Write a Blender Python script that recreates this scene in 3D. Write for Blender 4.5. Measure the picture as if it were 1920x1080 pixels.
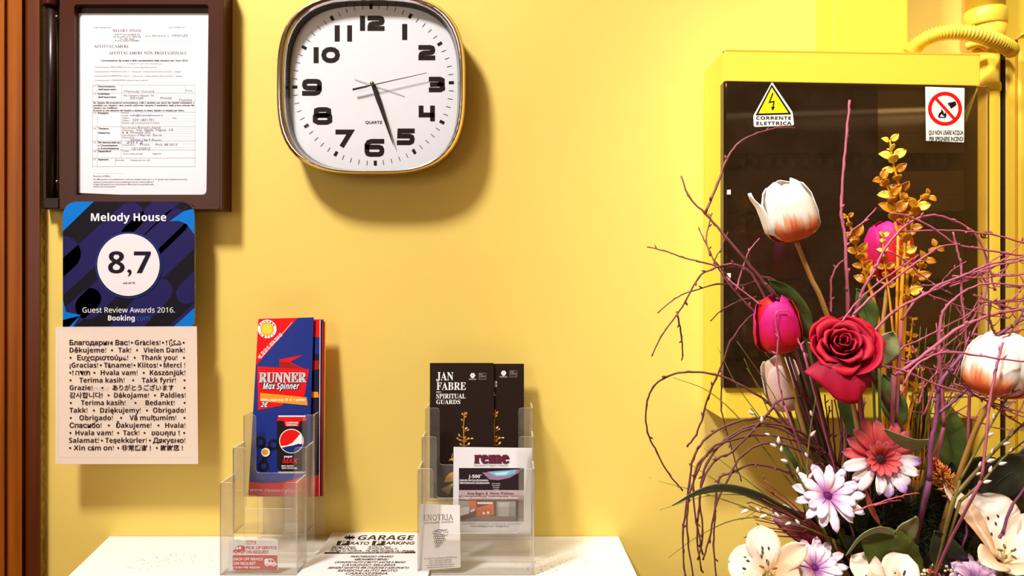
import bpy, bmesh, math, random
from mathutils import Vector, Matrix
S = bpy.context.scene
COL = S.collection
for o in list(bpy.data.objects): bpy.data.objects.remove(o)
R = math.radians
# ------------------------------------------------------------------ camera
F = 1363.64            # focal length in pixels of the 1920 wide frame
CY, CZ = -1.2, 1.40    # camera: 1.2 m from the yellow wall (y = 0), 1.40 m up
cam = bpy.data.cameras.new('camera'); cam.sensor_width = 36; cam.lens = 36 * F / 1920
cam.clip_start = 0.01
camo = bpy.data.objects.new('camera', cam); COL.objects.link(camo)
camo.location = (0, CY, CZ); camo.rotation_euler = (R(90), 0, 0)
S.camera = camo
# ------------------------------------------------------------------ world, light, exposure
w = bpy.data.worlds.new('room_air'); S.world = w; w.use_nodes = True
w.node_tree.nodes['Background'].inputs[0].default_value = (1, .95, .88, 1)
w.node_tree.nodes['Background'].inputs[1].default_value = .15
def area(name, loc, target, size, power, col, shape='DISK', sy=None):
    l = bpy.data.lights.new(name, 'AREA'); l.energy = power; l.color = col; l.shape = shape; l.size = size
    if sy: l.size_y = sy
    o = bpy.data.objects.new(name, l); COL.objects.link(o); o.location = loc
    o.rotation_euler = (Vector(target) - Vector(loc)).to_track_quat('-Z', 'Y').to_euler()
    return o
area('ceiling_lamp_light', (-.95, -1.08, 3.10), (0.15, 0, 1.30), .30, 65, (1, .965, .935))
area('added_fill_light', (-1.9, -3.0, 1.9), (0.2, 0, 1.3), 1.5, 22, (1, .94, .82), 'RECTANGLE', 1.3)  # added fill from behind the camera, no window is known there
sp = bpy.data.lights.new('added_spot_light', 'SPOT'); sp.energy = 150; sp.color = (1, .965, .82); sp.spot_size = R(46); sp.spot_blend = .85; sp.shadow_soft_size = .10  # added spot, aimed to brighten the flowers and cabinet
spo = bpy.data.objects.new('added_spot_light', sp); COL.objects.link(spo); spo.location = (.28, -1.30, 2.95)
spo.rotation_euler = (Vector((.66, -.2, 1.36)) - spo.location).to_track_quat('-Z', 'Y').to_euler()
vs = S.view_settings
vs.view_transform = 'Standard'; vs.look = 'None'; vs.gamma = 1; vs.use_curve_mapping = False
vs.exposure = 0.0
try:
    S.cycles.max_bounces = 12; S.cycles.transparent_max_bounces = 32; S.cycles.transmission_bounces = 8
    S.cycles.caustics_reflective = False; S.cycles.caustics_refractive = False
except Exception: pass

# ------------------------------------------------------------------ helpers
def P(px, py, d):      # the point seen at pixel (px, py), d metres in front of the lens
    return Vector(((px - 960) * d / F, CY + d, CZ + (540 - py) * d / F))
def lin(c):
    return tuple(((v / 255) / 12.92 if v / 255 <= .04045 else ((v / 255 + .055) / 1.055) ** 2.4) for v in c)
MATS = {}
def mat(name, rgb, rough=.5, var=.05, scale=30, bump=0, bscale=60, metal=0, spec=.5, coat=0, stretch=None, rgb2=None):
    if name in MATS: return MATS[name]
    m = bpy.data.materials.new(name); m.use_nodes = True; MATS[name] = m
    nt = m.node_tree; N = nt.nodes; L = nt.links; b = N['Principled BSDF']
    c = lin(rgb)
    tc = N.new('ShaderNodeTexCoord'); mp = N.new('ShaderNodeMapping'); L.new(tc.outputs['Object'], mp.inputs[0])
    if stretch: mp.inputs['Scale'].default_value = stretch
    nz = N.new('ShaderNodeTexNoise'); nz.inputs['Scale'].default_value = scale; nz.inputs['Detail'].default_value = 4
    L.new(mp.outputs[0], nz.inputs[0])
    mx = N.new('ShaderNodeMix'); mx.data_type = 'RGBA'
    if rgb2: a, z = c, lin(rgb2)
    else: a = tuple(max(0, v * (1 - var)) for v in c); z = tuple(min(1, v * (1 + var)) for v in c)
    mx.inputs[6].default_value = (*a, 1); mx.inputs[7].default_value = (*z, 1)
    L.new(nz.outputs[0], mx.inputs[0]); L.new(mx.outputs[2], b.inputs['Base Color'])
    b.inputs['Roughness'].default_value = rough; b.inputs['Metallic'].default_value = metal
    b.inputs['Specular IOR Level'].default_value = spec; b.inputs['Coat Weight'].default_value = coat
    if bump:
        n2 = N.new('ShaderNodeTexNoise'); n2.inputs['Scale'].default_value = bscale; n2.inputs['Detail'].default_value = 5
        L.new(mp.outputs[0], n2.inputs[0])
        bp = N.new('ShaderNodeBump'); bp.inputs['Strength'].default_value = bump; bp.inputs['Distance'].default_value = .004
        L.new(n2.outputs[0], bp.inputs['Height']); L.new(bp.outputs[0], b.inputs['Normal'])
    return m
def ink(name, rgb): return mat('ink_' + name, rgb, .5, .03, 200, spec=.15)
def clear_mat(name, tint, gloss_rough=.05, fmul=1.0, haze=0.0, hazecol=(230, 225, 215)):
    if name in MATS: return MATS[name]
    m = bpy.data.materials.new(name); m.use_nodes = True; MATS[name] = m
    nt = m.node_tree; N = nt.nodes; L = nt.links; N.remove(N['Principled BSDF'])
    out = N['Material Output']
    tr = N.new('ShaderNodeBsdfTransparent'); tr.inputs[0].default_value = (*tint, 1)
    gl = N.new('ShaderNodeBsdfGlossy'); gl.inputs['Roughness'].default_value = gloss_rough
    fr = N.new('ShaderNodeFresnel'); fr.inputs[0].default_value = 1.49
    mm = N.new('ShaderNodeMath'); mm.operation = 'MULTIPLY'; mm.inputs[1].default_value = fmul; L.new(fr.outputs[0], mm.inputs[0])
    base = tr
    if haze:
        di = N.new('ShaderNodeBsdfDiffuse'); di.inputs[0].default_value = (*lin(hazecol), 1)
        nz = N.new('ShaderNodeTexNoise'); nz.inputs['Scale'].default_value = 25
        tc = N.new('ShaderNodeTexCoord'); L.new(tc.outputs['Object'], nz.inputs[0])
        mh = N.new('ShaderNodeMath'); mh.operation = 'MULTIPLY'; mh.inputs[1].default_value = 2 * haze; L.new(nz.outputs[0], mh.inputs[0])
        m1 = N.new('ShaderNodeMixShader'); L.new(mh.outputs[0], m1.inputs[0]); L.new(tr.outputs[0], m1.inputs[1]); L.new(di.outputs[0], m1.inputs[2])
        base = m1
    ms = N.new('ShaderNodeMixShader'); L.new(mm.outputs[0], ms.inputs[0]); L.new(base.outputs[0], ms.inputs[1]); L.new(gl.outputs[0], ms.inputs[2])
    L.new(ms.outputs[0], out.inputs[0])
    return m
def petal_mat(name, stops, streak=.12, trans=.18, rough=.55, edge=None, fine=14):
    """pigment along the petal (uv.y: 0 base, 1 tip), streaked lengthways; edge = colour of the rims"""
    if name in MATS: return MATS[name]
    m = bpy.data.materials.new(name); m.use_nodes = True; MATS[name] = m
    nt = m.node_tree; N = nt.nodes; L = nt.links; b = N['Principled BSDF']; out = N['Material Output']
    uv = N.new('ShaderNodeUVMap'); uv.uv_map = 'uv'
    mp = N.new('ShaderNodeMapping'); mp.inputs['Scale'].default_value = (fine, 1.4, 1); L.new(uv.outputs[0], mp.inputs[0])
    nz = N.new('ShaderNodeTexNoise'); nz.inputs['Scale'].default_value = 1; nz.inputs['Detail'].default_value = 3; L.new(mp.outputs[0], nz.inputs[0])
    sp = N.new('ShaderNodeSeparateXYZ'); L.new(uv.outputs[0], sp.inputs[0])
    ma = N.new('ShaderNodeMath'); ma.operation = 'MULTIPLY_ADD'; ma.inputs[1].default_value = streak * 4; ma.inputs[2].default_value = -streak * 2
    L.new(nz.outputs[0], ma.inputs[0])
    ad = N.new('ShaderNodeMath'); ad.operation = 'ADD'; L.new(sp.outputs[1], ad.inputs[0]); L.new(ma.outputs[0], ad.inputs[1])
    rp = N.new('ShaderNodeValToRGB'); L.new(ad.outputs[0], rp.inputs[0])
    el = rp.color_ramp.elements
    while len(el) > 1: el.remove(el[-1])
    el[0].position = stops[0][0]; el[0].color = (*lin(stops[0][1]), 1)
    for p, c in stops[1:]:
        e = el.new(p); e.color = (*lin(c), 1)
    colr = rp.outputs[0]
    if edge:
        a1 = N.new('ShaderNodeMath'); a1.operation = 'SUBTRACT'; a1.inputs[1].default_value = .5; L.new(sp.outputs[0], a1.inputs[0])
        a2 = N.new('ShaderNodeMath'); a2.operation = 'ABSOLUTE'; L.new(a1.outputs[0], a2.inputs[0])
        a3 = N.new('ShaderNodeMapRange'); a3.inputs[1].default_value = .25; a3.inputs[2].default_value = .5; L.new(a2.outputs[0], a3.inputs[0])
        mx = N.new('ShaderNodeMix'); mx.data_type = 'RGBA'; L.new(a3.outputs[0], mx.inputs[0]); L.new(colr, mx.inputs[6]); mx.inputs[7].default_value = (*lin(edge), 1)
        colr = mx.outputs[2]
    L.new(colr, b.inputs['Base Color']); b.inputs['Roughness'].default_value = rough; b.inputs['Specular IOR Level'].default_value = .3
    tl = N.new('ShaderNodeBsdfTranslucent'); L.new(colr, tl.inputs[0])
    ms = N.new('ShaderNodeMixShader'); ms.inputs[0].default_value = trans
    L.new(b.outputs[0], ms.inputs[1]); L.new(tl.outputs[0], ms.inputs[2]); L.new(ms.outputs[0], out.inputs[0])
    return m

class MB:
    def __init__(s): s.v = []; s.f = []; s.fm = []; s.mats = []; s.uv = {}; s.sm = []
    def mi(s, m):
        if m not in s.mats: s.mats.append(m)
        return s.mats.index(m)
    def face(s, idx, m, smooth=False): s.f.append(list(idx)); s.fm.append(s.mi(m)); s.sm.append(smooth)
    def poly(s, pts, m, smooth=False):
        n = len(s.v); s.v += [Vector(p) for p in pts]; s.face(range(n, n + len(pts)), m, smooth)
    def prism(s, pts, off, m, side=None):      # a flat outline swept along off
        off = Vector(off); n = len(s.v); k = len(pts)
        pts = [Vector(p) for p in pts]
        s.v += pts + [p + off for p in pts]
        nrm = Vector((0, 0, 0))
        for i in range(k): nrm += (pts[i] - pts[0]).cross(pts[(i + 1) % k] - pts[0])
        fl = nrm.dot(off) > 0
        a = list(range(n, n + k)); b = list(range(n + k, n + 2 * k))
        s.face(a[::-1] if fl else a, m); s.face(b if fl else b[::-1], m)
        for i in range(k):
            j = (i + 1) % k
            q = [a[i], a[j], b[j], b[i]]
            s.face(q if fl else q[::-1], side or m)
    def box(s, lo, hi, m):
        (x0, y0, z0), (x1, y1, z1) = lo, hi
        s.prism([(x0, y0, z0), (x1, y0, z0), (x1, y1, z0), (x0, y1, z0)], (0, 0, z1 - z0), m)
    def tube(s, pts, rad, m, sides=6, cap=True):
        pts = [Vector(p) for p in pts]; k = len(pts)
        if not hasattr(rad, '__len__'): rad = [rad] * k
        n0 = len(s.v); prev = None
        for i, p in enumerate(pts):
            t = (pts[min(i + 1, k - 1)] - pts[max(i - 1, 0)])
            t = t.normalized() if t.length > 1e-9 else Vector((0, 0, 1))
            if prev is None:
                a = t.cross(Vector((0, 0, 1)) if abs(t.z) < .9 else Vector((1, 0, 0))).normalized()
            else:
                a = (prev - t * prev.dot(t)); a = a.normalized() if a.length > 1e-6 else t.orthogonal().normalized()
            prev = a; b = t.cross(a)
            for j in range(sides):
                g = 2 * math.pi * j / sides
                s.v.append(p + (a * math.cos(g) + b * math.sin(g)) * rad[i])
        for i in range(k - 1):
            for j in range(sides):
                j2 = (j + 1) % sides
                s.face([n0 + i * sides + j, n0 + i * sides + j2, n0 + (i + 1) * sides + j2, n0 + (i + 1) * sides + j], m, True)
        if cap:
            s.face([n0 + j for j in range(sides)][::-1], m); s.face([n0 + (k - 1) * sides + j for j in range(sides)], m)
    def lathe(s, prof, c, m, seg=32, axis=Vector((0, 0, 1)), smooth=True):   # prof = [(r, h)]
        ax = Vector(axis).normalized(); a = ax.orthogonal().normalized(); b = ax.cross(a); n0 = len(s.v); c = Vector(c)
        for r, h in prof:
            for j in range(seg):
                g = 2 * math.pi * j / seg
                s.v.append(c + ax * h + (a * math.cos(g) + b * math.sin(g)) * r)
        for i in range(len(prof) - 1):
            for j in range(seg):
                j2 = (j + 1) % seg
                s.face([n0 + i * seg + j, n0 + i * seg + j2, n0 + (i + 1) * seg + j2, n0 + (i + 1) * seg + j], m, smooth)
        s.face([n0 + j for j in range(seg)][::-1], m); s.face([n0 + (len(prof) - 1) * seg + j for j in range(seg)], m)
    def grid(s, fn, nu, nv, m):                 # fn(u, v) -> point; keeps uv
        n0 = len(s.v)
        for i in range(nv + 1):
            for j in range(nu + 1):
                s.uv[len(s.v)] = (j / nu, i / nv); s.v.append(Vector(fn(j / nu, i / nv)))
        for i in range(nv):
            for j in range(nu):
                a = n0 + i * (nu + 1) + j
                s.face([a, a + 1, a + nu + 2, a + nu + 1], m, True)
    def blob(s, c, r, m, seg=6, ring=4, axis=Vector((0, 0, 1)), st=1):
        prof = [(max(1e-5, r * math.sin(math.pi * i / ring)), -r * st * math.cos(math.pi * i / ring)) for i in range(ring + 1)]
        s.lathe(prof, c, m, seg, axis)
    def build(s, name, parent=None, origin=None, solid=0, bevel=0):
        me = bpy.data.meshes.new(name)
        o = bpy.data.objects.new(name, me); COL.objects.link(o)
        if parent is not None: org = Vector(parent['_o']); o.parent = parent
        if parent is None or origin is not None:
            if origin is None:
                xs = [v.x for v in s.v]; ys = [v.y for v in s.v]; zs = [v.z for v in s.v]
                origin = ((min(xs) + max(xs)) / 2, (min(ys) + max(ys)) / 2, min(zs))
            org2 = Vector(origin)
            o.location = org2 - (org if parent is not None else Vector((0, 0, 0))); org = org2
        else: org = Vector(parent['_o'])
        me.from_pydata([v - org for v in s.v], [], s.f)
        for m in s.mats: me.materials.append(m)
        me.polygons.foreach_set('material_index', s.fm); me.polygons.foreach_set('use_smooth', s.sm)
        if s.uv:
            ul = me.uv_layers.new(name='uv')
            for lp in me.loops: ul.data[lp.index].uv = s.uv.get(lp.vertex_index, (.5, .5))
        me.update()
        o['_o'] = tuple(org)
        if solid:
            md = o.modifiers.new('thickness', 'SOLIDIFY'); md.thickness = solid; md.offset = 0
        if bevel:
            md = o.modifiers.new('bevel', 'BEVEL'); md.width = bevel; md.segments = 3; md.limit_method = 'ANGLE'; md.angle_limit = R(40)
        return o
def tag(o, label, cat, group=None):
    o['label'] = label; o['category'] = cat
    if group: o['group'] = group
    return o
def thing(name, base, label, cat, group=None):
    o = bpy.data.objects.new(name, None); COL.objects.link(o); o.location = base; o['_o'] = tuple(base)
    o.empty_display_size = .05
    return tag(o, label, cat, group)
def struct(o): o['kind'] = 'structure'; return o
def lab(o, l): o['label'] = l; return o

def smooth_path(pts, k=5):
    pts = [Vector(p) for p in pts]
    if len(pts) < 3: return [pts[0].lerp(pts[-1], i / k) for i in range(k + 1)]
    q = [pts[0] * 2 - pts[1]] + pts + [pts[-1] * 2 - pts[-2]]; out = []
    for i in range(1, len(q) - 2):
        p0, p1, p2, p3 = q[i - 1:i + 3]
        for j in range(k):
            t = j / k
            out.append(.5 * ((2 * p1) + (p2 - p0) * t + (2 * p0 - 5 * p1 + 4 * p2 - p3) * t * t + (3 * p1 - p0 - 3 * p2 + p3) * t ** 3))
    out.append(pts[-1]); return out
def round2(pts, rad, k=5):     # 2d outline with rounded corners; rad = one number or one per corner
    n = len(pts); out = []
    for i in range(n):
        p = Vector((*pts[i], 0)); a = Vector((*pts[i - 1], 0)); b = Vector((*pts[(i + 1) % n], 0))
        r = rad[i] if hasattr(rad, '__len__') else rad
        r = min(r, (a - p).length * .49, (b - p).length * .49)
        if r < 1e-7: out.append((p.x, p.y)); continue
        p1 = p + (a - p).normalized() * r; p2 = p + (b - p).normalized() * r
        for j in range(k + 1):
            t = j / k; q = p1 * (1 - t) ** 2 + p * 2 * t * (1 - t) + p2 * t * t; out.append((q.x, q.y))
    return out
def ribbon(pts, wd, ext=0):    # quads of a mitred flat stroke
    pts = [Vector((*p, 0)) for p in pts]
    closed = (pts[0] - pts[-1]).length < 1e-6
    if closed: pts = pts[:-1]
    n = len(pts)
    if ext and not closed:
        pts[0] = pts[0] + (pts[0] - pts[1]).normalized() * ext; pts[-1] = pts[-1] + (pts[-1] - pts[-2]).normalized() * ext
    L_, R_ = [], []
    for i in range(n):
        if closed: a = pts[i] - pts[i - 1]; b = pts[(i + 1) % n] - pts[i]
        else:
            a = pts[i] - pts[i - 1] if i else pts[1] - pts[0]; b = pts[i + 1] - pts[i] if i < n - 1 else a
        a = a.normalized(); b = b.normalized()
        na = Vector((-a.y, a.x, 0)); nb = Vector((-b.y, b.x, 0)); m_ = na + nb
        m_ = na if m_.length < 1e-4 else m_.normalized()
        k = wd / 2 / max(.38, m_.dot(na))
        L_.append(pts[i] + m_ * k); R_.append(pts[i] - m_ * k)
    out = []
    for i in range(n if closed else n - 1):
        j = (i + 1) % n
        out.append([(R_[i].x, R_[i].y), (R_[j].x, R_[j].y), (L_[j].x, L_[j].y), (L_[i].x, L_[i].y)])
    return out
def circ(cx, cy, r, n=24, ry=None, a0=0, a1=360):
    ry = ry or r; full = abs(a1 - a0) >= 360
    return [(cx + r * math.cos(R(a0 + (a1 - a0) * i / (n if full else n - 1))), cy + ry * math.sin(R(a0 + (a1 - a0) * i / (n if full else n - 1)))) for i in range(n)]
# --- plain lettering: glyph outlines of the built-in typeface
GC = {}
STY = {'b': (0x1D5D4, 0x1D5EE, 0x1D7EC), 'n': (0x1D5A0, 0x1D5BA, 0x1D7E2), 'sb': (0x1D400, 0x1D41A, 0x1D7CE), 'sc': (0x1D4D0, 0x1D4EA, 0), 'bi': (0x1D63C, 0x1D656, 0x1D7EC)}
def styled(t, st):
    U, L_, D = STY[st]; o = ''
    for c in t:
        k = ord(c)
        if 65 <= k <= 90: o += chr(U + k - 65)
        elif 97 <= k <= 122: o += chr(L_ + k - 97)
        elif 48 <= k <= 57 and D: o += chr(D + k - 48)
        elif 0x391 <= k <= 0x3A9 and st == 'b': o += chr(0x1D756 + k - 0x391)
        elif 0x3B1 <= k <= 0x3C9 and st == 'b': o += chr(0x1D770 + k - 0x3B1)
        else: o += c
    return o
def raw_glyphs(txt, bold=0.0, res=2):
    c = bpy.data.curves.new('lettering', 'FONT'); c.body = txt; c.size = 1; c.dimensions = '2D'; c.fill_mode = 'FRONT'; c.resolution_u = res; c.offset = bold; c.space_line = 5
    o = bpy.data.objects.new('lettering', c); m = o.to_mesh()
    r = ([(v.co.x, v.co.y) for v in m.vertices], [list(p.vertices) for p in m.polygons])
    o.to_mesh_clear(); bpy.data.objects.remove(o); bpy.data.curves.remove(c)
    return r
TABLE = {}
def load_table(key, chars, bold, st, res=3):
    """one text body, a character per line: first the outlines, then the pairs, whose extents give the advance"""
    tab = TABLE.setdefault(key, {}); mapped = [styled(c, st) if st else c for c in chars]; rows = []
    for body in ('\n'.join(mapped), '\n'.join('H' + c + 'H' for c in mapped), 'HH'):
        vs_, fs = raw_glyphs(body, bold, res); out = [([], [], {}) for _ in chars]
        for f in fs:
            k = int(round((.3 - sum(vs_[q][1] for q in f) / len(f)) / 5)); v, g, ix = out[min(max(k, 0), len(chars) - 1)]; nf = []
            for q in f:
                if q not in ix: ix[q] = len(v); v.append((vs_[q][0], vs_[q][1] + 5 * k))
                nf.append(ix[q])
            g.append(nf)
        rows.append(out)
    hh = max(p[0] for p in rows[2][0][0])
    for c, a, b_ in zip(chars, rows[0], rows[1]):
        tab[c] = (a[0], a[1], max(p[0] for p in b_[0]) - hh)
EXT = sorted({c for c in 'БлагодримВсàěöüűąęęăţĎĚėœäśşŞДякуємоСпибВČčďẳảáơńľíŭùÖÜĐđЄЯΕυχαριστούμεŪūķłàăé¡€™·•ö'})
load_table(('b', 1), EXT, .026, None)
def glyphs(txt, bold, res, st):
    key = (txt, bold, res, st)
    if key in GC: return GC[key]
    tab = TABLE.setdefault((st, 0), {}); ext = TABLE[('b', 1)]
    miss = sorted({c for c in txt if 32 < ord(c) < 127 and c not in tab})
    if miss: load_table((st, 0), miss, .024 if st == 't' else 0, st if st in STY else None)
    V, Fs, x = [], [], 0.0
    for c in txt:
        if c == ' ': x += .27; continue
        t_ = tab.get(c) or ext.get(c)
        if t_ is None: GC[key] = raw_glyphs(txt, .02 if bold else 0, res); return GC[key]
        n = len(V); V += [(p[0] + x, p[1]) for p in t_[0]]; Fs += [[n + q for q in f] for f in t_[1]]; x += t_[2]
    GC[key] = (V, Fs); return GC[key]
# --- serif capitals drawn from strokes: (points, thick?) in a cell 1 high, width per letter
def _a(cx, cy, rx, ry, a0, a1, n=9): return [(cx + rx * math.cos(R(a0 + (a1 - a0) * i / (n - 1))), cy + ry * math.sin(R(a0 + (a1 - a0) * i / (n - 1)))) for i in range(n)]
SERIF = {
 'A': (.78, [([(.08, 0), (.39, 1)], 0), ([(.37, 1), (.68, 0)], 1), ([(.2, .36), (.56, .36)], 0)], [(.08, 0), (.68, 0)]),
 'B': (.66, [([(.17, 0), (.17, 1)], 1), ([(.17, .97), (.32, .97)] + _a(.32, .75, .2, .22, 90, -90) + [(.17, .53)], 0), ([(.17, .53), (.34, .53)] + _a(.34, .28, .24, .25, 90, -90) + [(.17, .03)], 0)], [(.12, 0), (.12, 1)]),
 'C': (.72, [(_a(.4, .5, .31, .47, 45, 315, 14), .6)], []),
 'D': (.78, [([(.17, 0), (.17, 1)], 1), ([(.17, .97), (.3, .97)] + _a(.3, .5, .38, .47, 90, -90) + [(.17, .03)], .5)], [(.12, 0), (.12, 1)]),
 'E': (.62, [([(.17, 0), (.17, 1)], 1), ([(.1, .97), (.54, .97), (.54, .8)], 0), ([(.17, .52), (.46, .52)], 0), ([(.1, .03), (.57, .03), (.57, .22)], 0)], []),
 'F': (.58, [([(.17, 0), (.17, 1)], 1), ([(.1, .97), (.53, .97), (.53, .8)], 0), ([(.17, .52), (.45, .52)], 0)], [(.17, 0)]),
 'G': (.78, [(_a(.4, .5, .31, .47, 45, 330, 14), .6), ([(.66, .05), (.66, .42)], .8)], [(.66, .42)]),
 'H': (.8, [([(.17, 0), (.17, 1)], 1), ([(.63, 0), (.63, 1)], 1), ([(.17, .52), (.63, .52)], 0)], [(.17, 0), (.17, 1), (.63, 0), (.63, 1)]),
 'I': (.34, [([(.17, 0), (.17, 1)], 1)], [(.17, 0), (.17, 1)]),
 'J': (.36, [([(.2, 1), (.2, -.1), (.12, -.24), (.0, -.26)], .8)], [(.2, 1)]),
 'K': (.74, [([(.17, 0), (.17, 1)], 1), ([(.17, .42), (.6, 1)], 0), ([(.3, .58), (.64, 0)], 1)], [(.17, 0), (.17, 1), (.6, 1), (.64, 0)]),
 'L': (.6, [([(.17, 0), (.17, 1)], 1), ([(.1, .03), (.55, .03), (.55, .24)], 0)], [(.17, 1)]),
 'M': (.96, [([(.15, 0), (.15, 1)], 0), ([(.15, 1), (.47, .05)], 1), ([(.47, .05), (.79, 1)], 0), ([(.79, 1), (.79, 0)], 1)], [(.15, 0), (.79, 0), (.12, 1), (.82, 1)]),
 'N': (.8, [([(.15, 0), (.15, 1)], 0), ([(.15, 1), (.65, 0)], 1), ([(.65, 0), (.65, 1)], 0)], [(.15, 0), (.1, 1), (.65, 1)]),
 'O': (.8, [(_a(.4, .5, .32, .47, 0, 360, 18), .6)], []),
 'P': (.62, [([(.17, 0), (.17, 1)], 1), ([(.17, .97), (.32, .97)] + _a(.32, .71, .23, .26, 90, -90) + [(.17, .45)], .3)], [(.17, 0), (.12, 1)]),
 'R': (.72, [([(.17, 0), (.17, 1)], 1), ([(.17, .97), (.32, .97)] + _a(.32, .73, .21, .24, 90, -90) + [(.17, .49)], .3), ([(.34, .49), (.64, 0)], 1)], [(.17, 0), (.12, 1), (.66, 0)]),
 'S': (.56, [(_a(.28, .74, .19, .23, 50, 250, 9) + _a(.28, .26, .21, .24, 90, -140, 10), .6)], []),
 'T': (.66, [([(.33, 0), (.33, 1)], 1), ([(.05, .78), (.05, .97), (.61, .97), (.61, .78)], 0)], [(.33, 0)]),
 'U': (.78, [([(.17, 1), (.17, .3)] + _a(.39, .27, .22, .25, 180, 360, 9) + [(.61, 1)], .6)], [(.17, 1), (.61, 1)]),
 'Y': (.74, [([(.1, 1), (.37, .45)], 1), ([(.64, 1), (.37, .45)], 0), ([(.37, .5), (.37, 0)], 1)], [(.1, 1), (.64, 1), (.37, 0)]),
}
def serif(txt, thick=.15, thin=.06, sf=.3):
    x = 0; out = []
    for ch in txt:
        if ch not in SERIF: x += .34; continue
        wd, st, se = SERIF[ch]
        for pts, k in st:
            for q in ribbon(pts, thin + (thick - thin) * k): out.append([(x + a, b) for a, b in q])
        for (sx, sy) in se:
            y0 = 0 if sy == 0 else sy - .055
            out.append([(x + sx - sf / 2, y0), (x + sx + sf / 2, y0), (x + sx + sf / 2, y0 + .055), (x + sx - sf / 2, y0 + .055)])
        x += wd + .06
    return out
EPS = .00014
class Sheet:
    """a flat printed sheet: origin O, axes u (right) and v (up); positions on it measured from the photograph"""
    def __init__(s, O, u=(1, 0, 0), v=(0, 0, 1)):
        s.O = Vector(O); s.u = Vector(u).normalized(); s.n = s.u.cross(Vector(v)).normalized(); s.v = s.n.cross(s.u); s.mb = MB()
        s.warp = None
    def loc(s, px, py):
        if s.warp: return s.warp(px, py)
        d = Vector(((px - 960) / F, 1, (540 - py) / F)); c = Vector((0, CY, CZ))
        t = (s.O - c).dot(s.n) / d.dot(s.n); q = c + d * t - s.O
        return (q.dot(s.u), q.dot(s.v))
    def pt(s, a, b, h=0): return s.O + s.u * a + s.v * b + s.n * h
    def base(s, pts, th, m, side=None):       # pts in pixels; th = thickness behind the face
        s.mb.prism([s.pt(*s.loc(*p)) for p in pts], -s.n * th, m, side)
    def polyl(s, ab, m, layer=1):
        A = sum(ab[i - 1][0] * ab[i][1] - ab[i][0] * ab[i - 1][1] for i in range(len(ab)))
        if A < 0: ab = ab[::-1]
        s.mb.poly([s.pt(a, b, layer * EPS) for a, b in ab], m)
    def poly(s, pts, m, layer=1): s.polyl([s.loc(*p) for p in pts], m, layer)
    def rect(s, x0, y0, x1, y1, m, layer=1): s.poly([(x0, y0), (x1, y0), (x1, y1), (x0, y1)], m, layer)
    def line(s, pts, wd, m, layer=1):
        for q in ribbon(pts, wd): s.poly(q, m, layer)
    def ring(s, cx, cy, r, wd, m, layer=1, n=32): s.line(circ(cx, cy, r, n) + [circ(cx, cy, r, n)[0]], wd, m, layer)
    def text(s, t, x0, x1, yb, cap, m, layer=2, bold=0, shear=0, fn=None, rot=0, res=2, st=None):
        if fn: polys = fn(t); vs_ = [p for q in polys for p in q]
        else:
            st = st or (('b' if cap >= 5.9 else 't') if bold else 'r')
            vs_, fs = glyphs(t, bold, res, st)
            if not vs_: return
            if st == 'sb' and bold:      # heavier slab letters: a second impression beside the first
                n_ = len(vs_); fs = fs + [[q + n_ * k for q in f] for f in fs for k in (1, 2)]; vs_ = vs_ + [(x + bold * .5, y) for x, y in vs_] + [(x - bold * .5, y) for x, y in vs_]
        mnx = min(p[0] for p in vs_); mxx = max(p[0] for p in vs_)
        H = 1 if fn else {'sb': .676, 'sc': .70, 'r': .692, 't': .70}.get(st, .714)
        a0, b0 = s.loc(x0, yb); a1, b1 = s.loc(x1, yb); hh = abs(s.loc(x0, yb - cap)[1] - b0)
        W = a1 - a0 if not rot else math.hypot(a1 - a0, b1 - b0)
        cr, sr = math.cos(R(rot)), math.sin(R(rot)); sl = 0 if rot else (b1 - b0) / max(1e-9, a1 - a0)
        def tr(p):
            y = p[1] / H * hh; x = (p[0] - mnx) / max(1e-9, mxx - mnx) * W + shear * y
            if rot: return (a0 + x * cr - y * sr, b0 + x * sr + y * cr)
            return (a0 + x, b0 + y + sl * x)
        if fn:
            for q in polys: s.polyl([tr(p) for p in q], m, layer)
        else:
            n = len(s.mb.v); s.mb.v += [s.pt(*tr(p), layer * EPS) for p in vs_]
            for f in fs: s.mb.face([n + i for i in f], m)
    def build(s, name, parent=None): return s.mb.build(name, parent)
# ------------------------------------------------------------------ common materials
def wall_mat():
    m = mat('yellow_plaster', (234, 203, 104), .62, .05, 5, bump=.12, bscale=22, spec=.25)
    nt = m.node_tree; N = nt.nodes; L = nt.links; b = N['Principled BSDF']
    old = b.inputs['Base Color'].links[0].from_socket
    tc = [n for n in N if n.type == 'TEX_COORD'][0]
    vo = N.new('ShaderNodeTexVoronoi'); vo.inputs['Scale'].default_value = 9; vo.inputs['Randomness'].default_value = 1; L.new(tc.outputs['Object'], vo.inputs['Vector'])
    mr = N.new('ShaderNodeMapRange'); mr.inputs[1].default_value = .018; mr.inputs[2].default_value = .03; mr.inputs[3].default_value = .45; mr.inputs[4].default_value = 0
    L.new(vo.outputs['Distance'], mr.inputs[0])
    mx = N.new('ShaderNodeMix'); mx.data_type = 'RGBA'; L.new(mr.outputs[0], mx.inputs[0]); L.new(old, mx.inputs[6]); mx.inputs[7].default_value = (*lin((190, 150, 60)), 1)
    L.new(mx.outputs[2], b.inputs['Base Color'])
    return m
YEL = wall_mat()
YELP = mat('yellow_gloss_paint', (242, 207, 70), .38, .04, 8, bump=.05, bscale=40)
WHITE = mat('white_paper', (228, 226, 232), .6, .015, 60, spec=.25)
BROWNF = mat('brown_plastic', (64, 27, 14), .3, .08, 20, spec=.22)
BLACK = ink('black', (22, 16, 18)); DARKBR = ink('dark_brown', (44, 28, 24)); INKW = ink('white', (244, 242, 244)); RED = ink('red', (214, 20, 22))
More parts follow.
